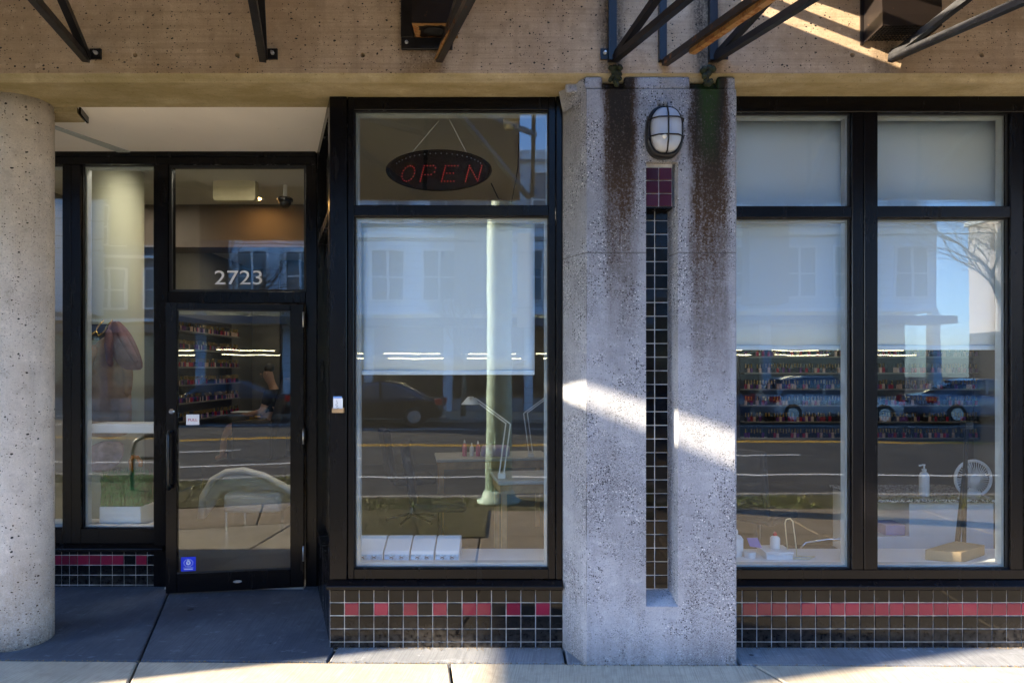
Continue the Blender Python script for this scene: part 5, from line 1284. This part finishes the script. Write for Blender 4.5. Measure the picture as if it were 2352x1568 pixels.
def building(label, x0, x1, y, h, cols_n, floors, wall, base_h=4.0, lights=True, bay=None):
    b = thing('street_building', label, 'building', ((x0 + x1) / 2, y, -.04), group='buildings across the street')
    MB().box(x0, x1, y - 14, y, base_h, h).build('wall', wall, b)
    MB().box(x0, x1, y - 14, y - 2.2, -.04, base_h - .001).build('shop_interior', M['far_dark'], b)
    MB().box(x0 - .2, x1 + .2, y - 14.2, y + .3, h, h + .35).build('parapet', M['far_white'], b)
    MB().box(x0, x1, y, y + 1.3, base_h - .55, base_h - .25).build('awning', M['far_blue'], b)
    n = int((x1 - x0) / 3.2)
    for i in range(n + 1):
        xx = x0 + (x1 - x0) * i / n; MB().box(xx - .18, xx + .18, y - .4, y - .002, -.04, base_h - .001).build('pier', wall, b)
    for i in range(n):
        xa = x0 + (x1 - x0) * i / n + .2; xb = x0 + (x1 - x0) * (i + 1) / n - .2
        MB().box(xa, xb, y - .25, y - .22, .5, base_h - .6).build('shop_pane', M['glass'], b)
        MB().box(xa, xb, y - .3, y - .15, -.04, .5).build('stall_riser', M['far_brick'], b)
        if lights:
            MB().box(xa + .2, xb - .3, y - 1.6, y - 1.5, 2.42, 2.46).build('tube_light', LITE, b); MB().box(xa + .5, xb - .1, y - 1.0, y - .92, 2.20, 2.24).build('tube_light', LITE, b)
    fh = (h - base_h) / floors
    wm = None
    for f in range(floors):
        z = base_h + f * fh + .55
        for i in range(cols_n):
            xc = x0 + (x1 - x0) * (i + .5) / cols_n; hw_ = (x1 - x0) / cols_n * .34; wh_ = fh - 1.0
            fr_ = MB().box(xc - hw_, xc + hw_, y, y + .10, z, z + .09).box(xc - hw_, xc + hw_, y, y + .10, z + wh_ - .09, z + wh_).box(xc - hw_, xc - hw_ + .09, y, y + .10, z + .09, z + wh_ - .09).box(xc + hw_ - .09, xc + hw_, y, y + .10, z + .09, z + wh_ - .09).box(xc - .05, xc + .05, y, y + .08, z + .09, z + wh_ - .09).box(xc - hw_ + .09, xc - .05, y, y + .07, z + wh_ * .45, z + wh_ * .45 + .07).box(xc + .05, xc + hw_ - .09, y, y + .07, z + wh_ * .45, z + wh_ * .45 + .07)
            wo = fr_.build('window', M['far_trim'], b)
            MB().box(xc - hw_ + .05, xc + hw_ - .05, y + .005, y + .03, z + .05, z + wh_ - .05).build('pane', M['far_glass'], wo)
        MB().box(x0, x1, y + .001, y + .14, base_h + f * fh - .001, base_h + f * fh + .14).build('string_course', M['far_trim'], b)
    if bay:
        for (xa, xb, mt) in bay: MB().box(xa, xb, y + .002, y + .9, base_h + .3, h - .2).build('bay', mt, b)
    return b
LITE = emitter('shop_tube_light', (1.0, .86, .52), 4.0)
building('long pale three storey building across the street with lit shops', -12.6, 17.6, -23.2, 10.4, 14, 2, M['far_white'], bay=[(-2.2, -.4, M['far_brick']), (3.2, 5.6, M['far_brick']), (9.8, 11.4, M['far_blue'])])
building('blue grey building across the street to the far left', -34, -15.0, -23.6, 18.5, 8, 5, M['far_blue'], lights=False, bay=[(-27, -24.6, M['far_orange']), (-20.2, -18.8, M['far_white'])])
building('grey brick building across the street to the far right', 30, 52, -25, 11, 9, 3, M['far_brick'], lights=False)
# unseen neighbour left of the shop; its pier and sign added to shape sunlight
nb_ = thing('neighbour_sun_blocker', 'unseen neighbour block with a pier and board added to shape the sunlight, left of the picture', 'building', (-11, -1, 0))
MB().box(-15, -9.02, -1.95, 7, Z0 - .05, 7.5).build('wall', M['wall_far'], nb_)
MB().box(-8.25, -8.0, -2.92, -1.995, 3.25, 4.80).build('sun_blocker_board', M['far_blue'], nb_)
MB().box(-9.015, -8.0, -1.99, .16, Z0 - .05, 6.8).build('sun_blocker_pier', M['wall_far'], nb_)

# cars
def car(label, x_, y_, rz, paint, hatch=False, grp='cars parked across the street'):
    c = thing('parked_car', label, 'car', (x_, y_, -.17), rz, group=grp)
    W2 = .86
    if hatch: low = [(-2.0, .28), (-2.05, .55), (-1.95, .92), (-1.5, .98), (.75, .93), (1.75, .80), (2.05, .62), (2.08, .30)]; roof_ = [(-1.85, .95), (-1.55, 1.42), (-.9, 1.52), (.1, 1.50), (1.0, .93)]
    else: low = [(-2.2, .28), (-2.25, .55), (-2.2, .90), (-1.5, .96), (.85, .92), (1.95, .78), (2.25, .60), (2.28, .30)]; roof_ = [(-1.65, .94), (-.85, 1.38), (-.3, 1.44), (.35, 1.40), (1.15, .92)]
    def lofted(prof, ws, name, mat):
        n = len(prof); vs = []; fs = []
        for (s_, k_, dz) in ws: vs += [(p[0] * k_, s_, p[1] - dz * (p[1] > .5)) for p in prof]
        for j in range(len(ws) - 1):
            for i in range(n): fs.append((j * n + i, j * n + (i + 1) % n, (j + 1) * n + (i + 1) % n, (j + 1) * n + i))
        fs += [tuple(range(n - 1, -1, -1)), tuple((len(ws) - 1) * n + i for i in range(n))]
        o = MB().add(vs, fs).build(name, mat, c, local=True)
        bm = bmesh.new(); bm.from_mesh(o.data); bmesh.ops.recalc_face_normals(bm, faces=bm.faces[:]); bm.to_mesh(o.data); bm.free()
        bv = o.modifiers.new('b', 'BEVEL'); bv.width = .06; bv.segments = 3; bv.limit_method = 'ANGLE'; bv.angle_limit = .5
        for p in o.data.polygons: p.use_smooth = True
        return o
    lofted(low, [(-W2, .97, .06), (-W2 * .8, 1, 0), (W2 * .8, 1, 0), (W2, .97, .06)], 'body', paint)
    lofted(roof_, [(-W2 * .82, .92, .03), (-W2 * .6, 1, 0), (W2 * .6, 1, 0), (W2 * .82, .92, .03)], 'window_glass', M['far_glass'])
    top = [p for p in roof_ if p[1] > 1.3]
    MB().prism_y([(top[0][0] - .03, top[0][1] - .03)] + [(p[0], p[1] + .025) for p in top] + [(top[-1][0] + .03, top[-1][1] - .03)], -W2 * .72, W2 * .72).build('roof', paint, c, bevel=.02, local=True)
    for px_ in (-.25,): MB().box(px_ - .04, px_ + .04, -W2 * .84, W2 * .84, .94, 1.42).build('pillar_post', paint, c, local=True)
    for (wx, s_) in ((-1.35, -1), (-1.35, 1), (1.35, -1), (1.35, 1)):
        wl_ = MB().lathe([(.20, -.10), (.31, -.10), (.33, -.06), (.33, .06), (.31, .10), (.20, .10)], (wx, s_ * (W2 - .08), .33), 22, axis='y').build('wheel', M['gasket'], c, local=True)
        MB().lathe([(.20, -.105), (.20, .105)], (wx, s_ * (W2 - .08), .33), 14, axis='y').build('rim', M['bolt'], wl_, local=True)
    for s_ in (-1, 1):
        MB().box(-2.10 if hatch else -2.27, -1.80 if hatch else -2.0, s_ * .80 - .09, s_ * .80 + .09, .70, .90).build('tail_light', TAIL, c, bevel=.03, local=True)
        MB().box(1.75, 2.12, s_ * .70 - .12, s_ * .70 + .12, .62, .74).build('headlight', M['vinyl'], c, bevel=.03, local=True)
        MB().box(.55, .72, s_ * (W2 + .07) - .07, s_ * (W2 + .07) + .07, .95, 1.06).build('mirror', paint, c, bevel=.03, local=True)
    MB().box(-2.30 if not hatch else -2.10, -2.2 if not hatch else -2.02, -.26, .26, .52, .64).build('number_plate', M['vinyl'], c, local=True)
    return c
TAIL = plain('red_tail_light', (.55, .015, .02), .2)
cp = lambda nm, col_, r=.25: plain(nm, col_, r, .2, .6, var=.03, Coat_Weight=.6)
car('black saloon car parked across the street left of centre', -4.4, -17.9, math.pi, cp('black_car_paint', (.01, .01, .013)))
car('silver hatchback with red tail lights parked across the street', 10.6, -17.9, 0, cp('silver_car_paint', (.50, .52, .54)), True)
car('blue grey saloon parked across the street at the right', 15.6, -17.9, 0, cp('blue_car_paint', (.22, .30, .40)))
car('dark blue saloon parked across the street right of centre', 5.7, -17.9, math.pi, cp('navy_car_paint', (.03, .05, .10)))
car('white hatchback parked far left across the street', -10.2, -17.9, 0, cp('white_car_paint', (.65, .66, .66)), True)

# small litter on the ground
lf = MB(); 
lf.add([(-1.50, -.50, Z0 + .004), (-1.475, -.52, Z0 + .016), (-1.44, -.505, Z0 + .006), (-1.47, -.485, Z0 + .018), (-1.49, -.47, Z0 + .004)], [(0, 1, 3), (1, 2, 3), (0, 3, 4)])
o = lf.build('dry_leaf', plain('dry_leaf', (.30, .13, .04), .8)); so = o.modifiers.new('t', 'SOLIDIFY'); so.thickness = .001; tag(o, 'curled brown dry leaf on the sunlit paving', 'leaf')
random.seed(2); mb = MB()
for i in range(900):
    x_ = random.uniform(-3, 3); y_ = jy(x_) + random.gauss(0, .004)
    if random.random() < .55 and x_ > .0: continue
    r_ = random.uniform(.0015, .005); zz_ = Z0 - .012 + random.uniform(0, .014)
    mb.lathe([(r_, -r_ * .5), (r_ * .3, r_ * .6)], (x_, y_, zz_), 5)
for i in range(700):
    x_ = random.uniform(-1.05, 3.0)
    if .29 < x_ < 1.25: y_ = YF - abs(random.gauss(0, .008)) - .002
    else: y_ = -.004 - abs(random.gauss(0, .015))
    r_ = random.uniform(.0012, .004); mb.lathe([(r_, -r_ * .4), (r_ * .3, r_ * .5)], (x_, y_, Z0 + .0035 + (.004 if y_ > -.2 else 0)), 5)
o = mb.build('joint_debris', plain('joint_debris', (.16, .11, .05), .9, var=.5, scale=80)); tag(o, 'dry debris lying in the joint along the building line', 'debris', kind='stuff')
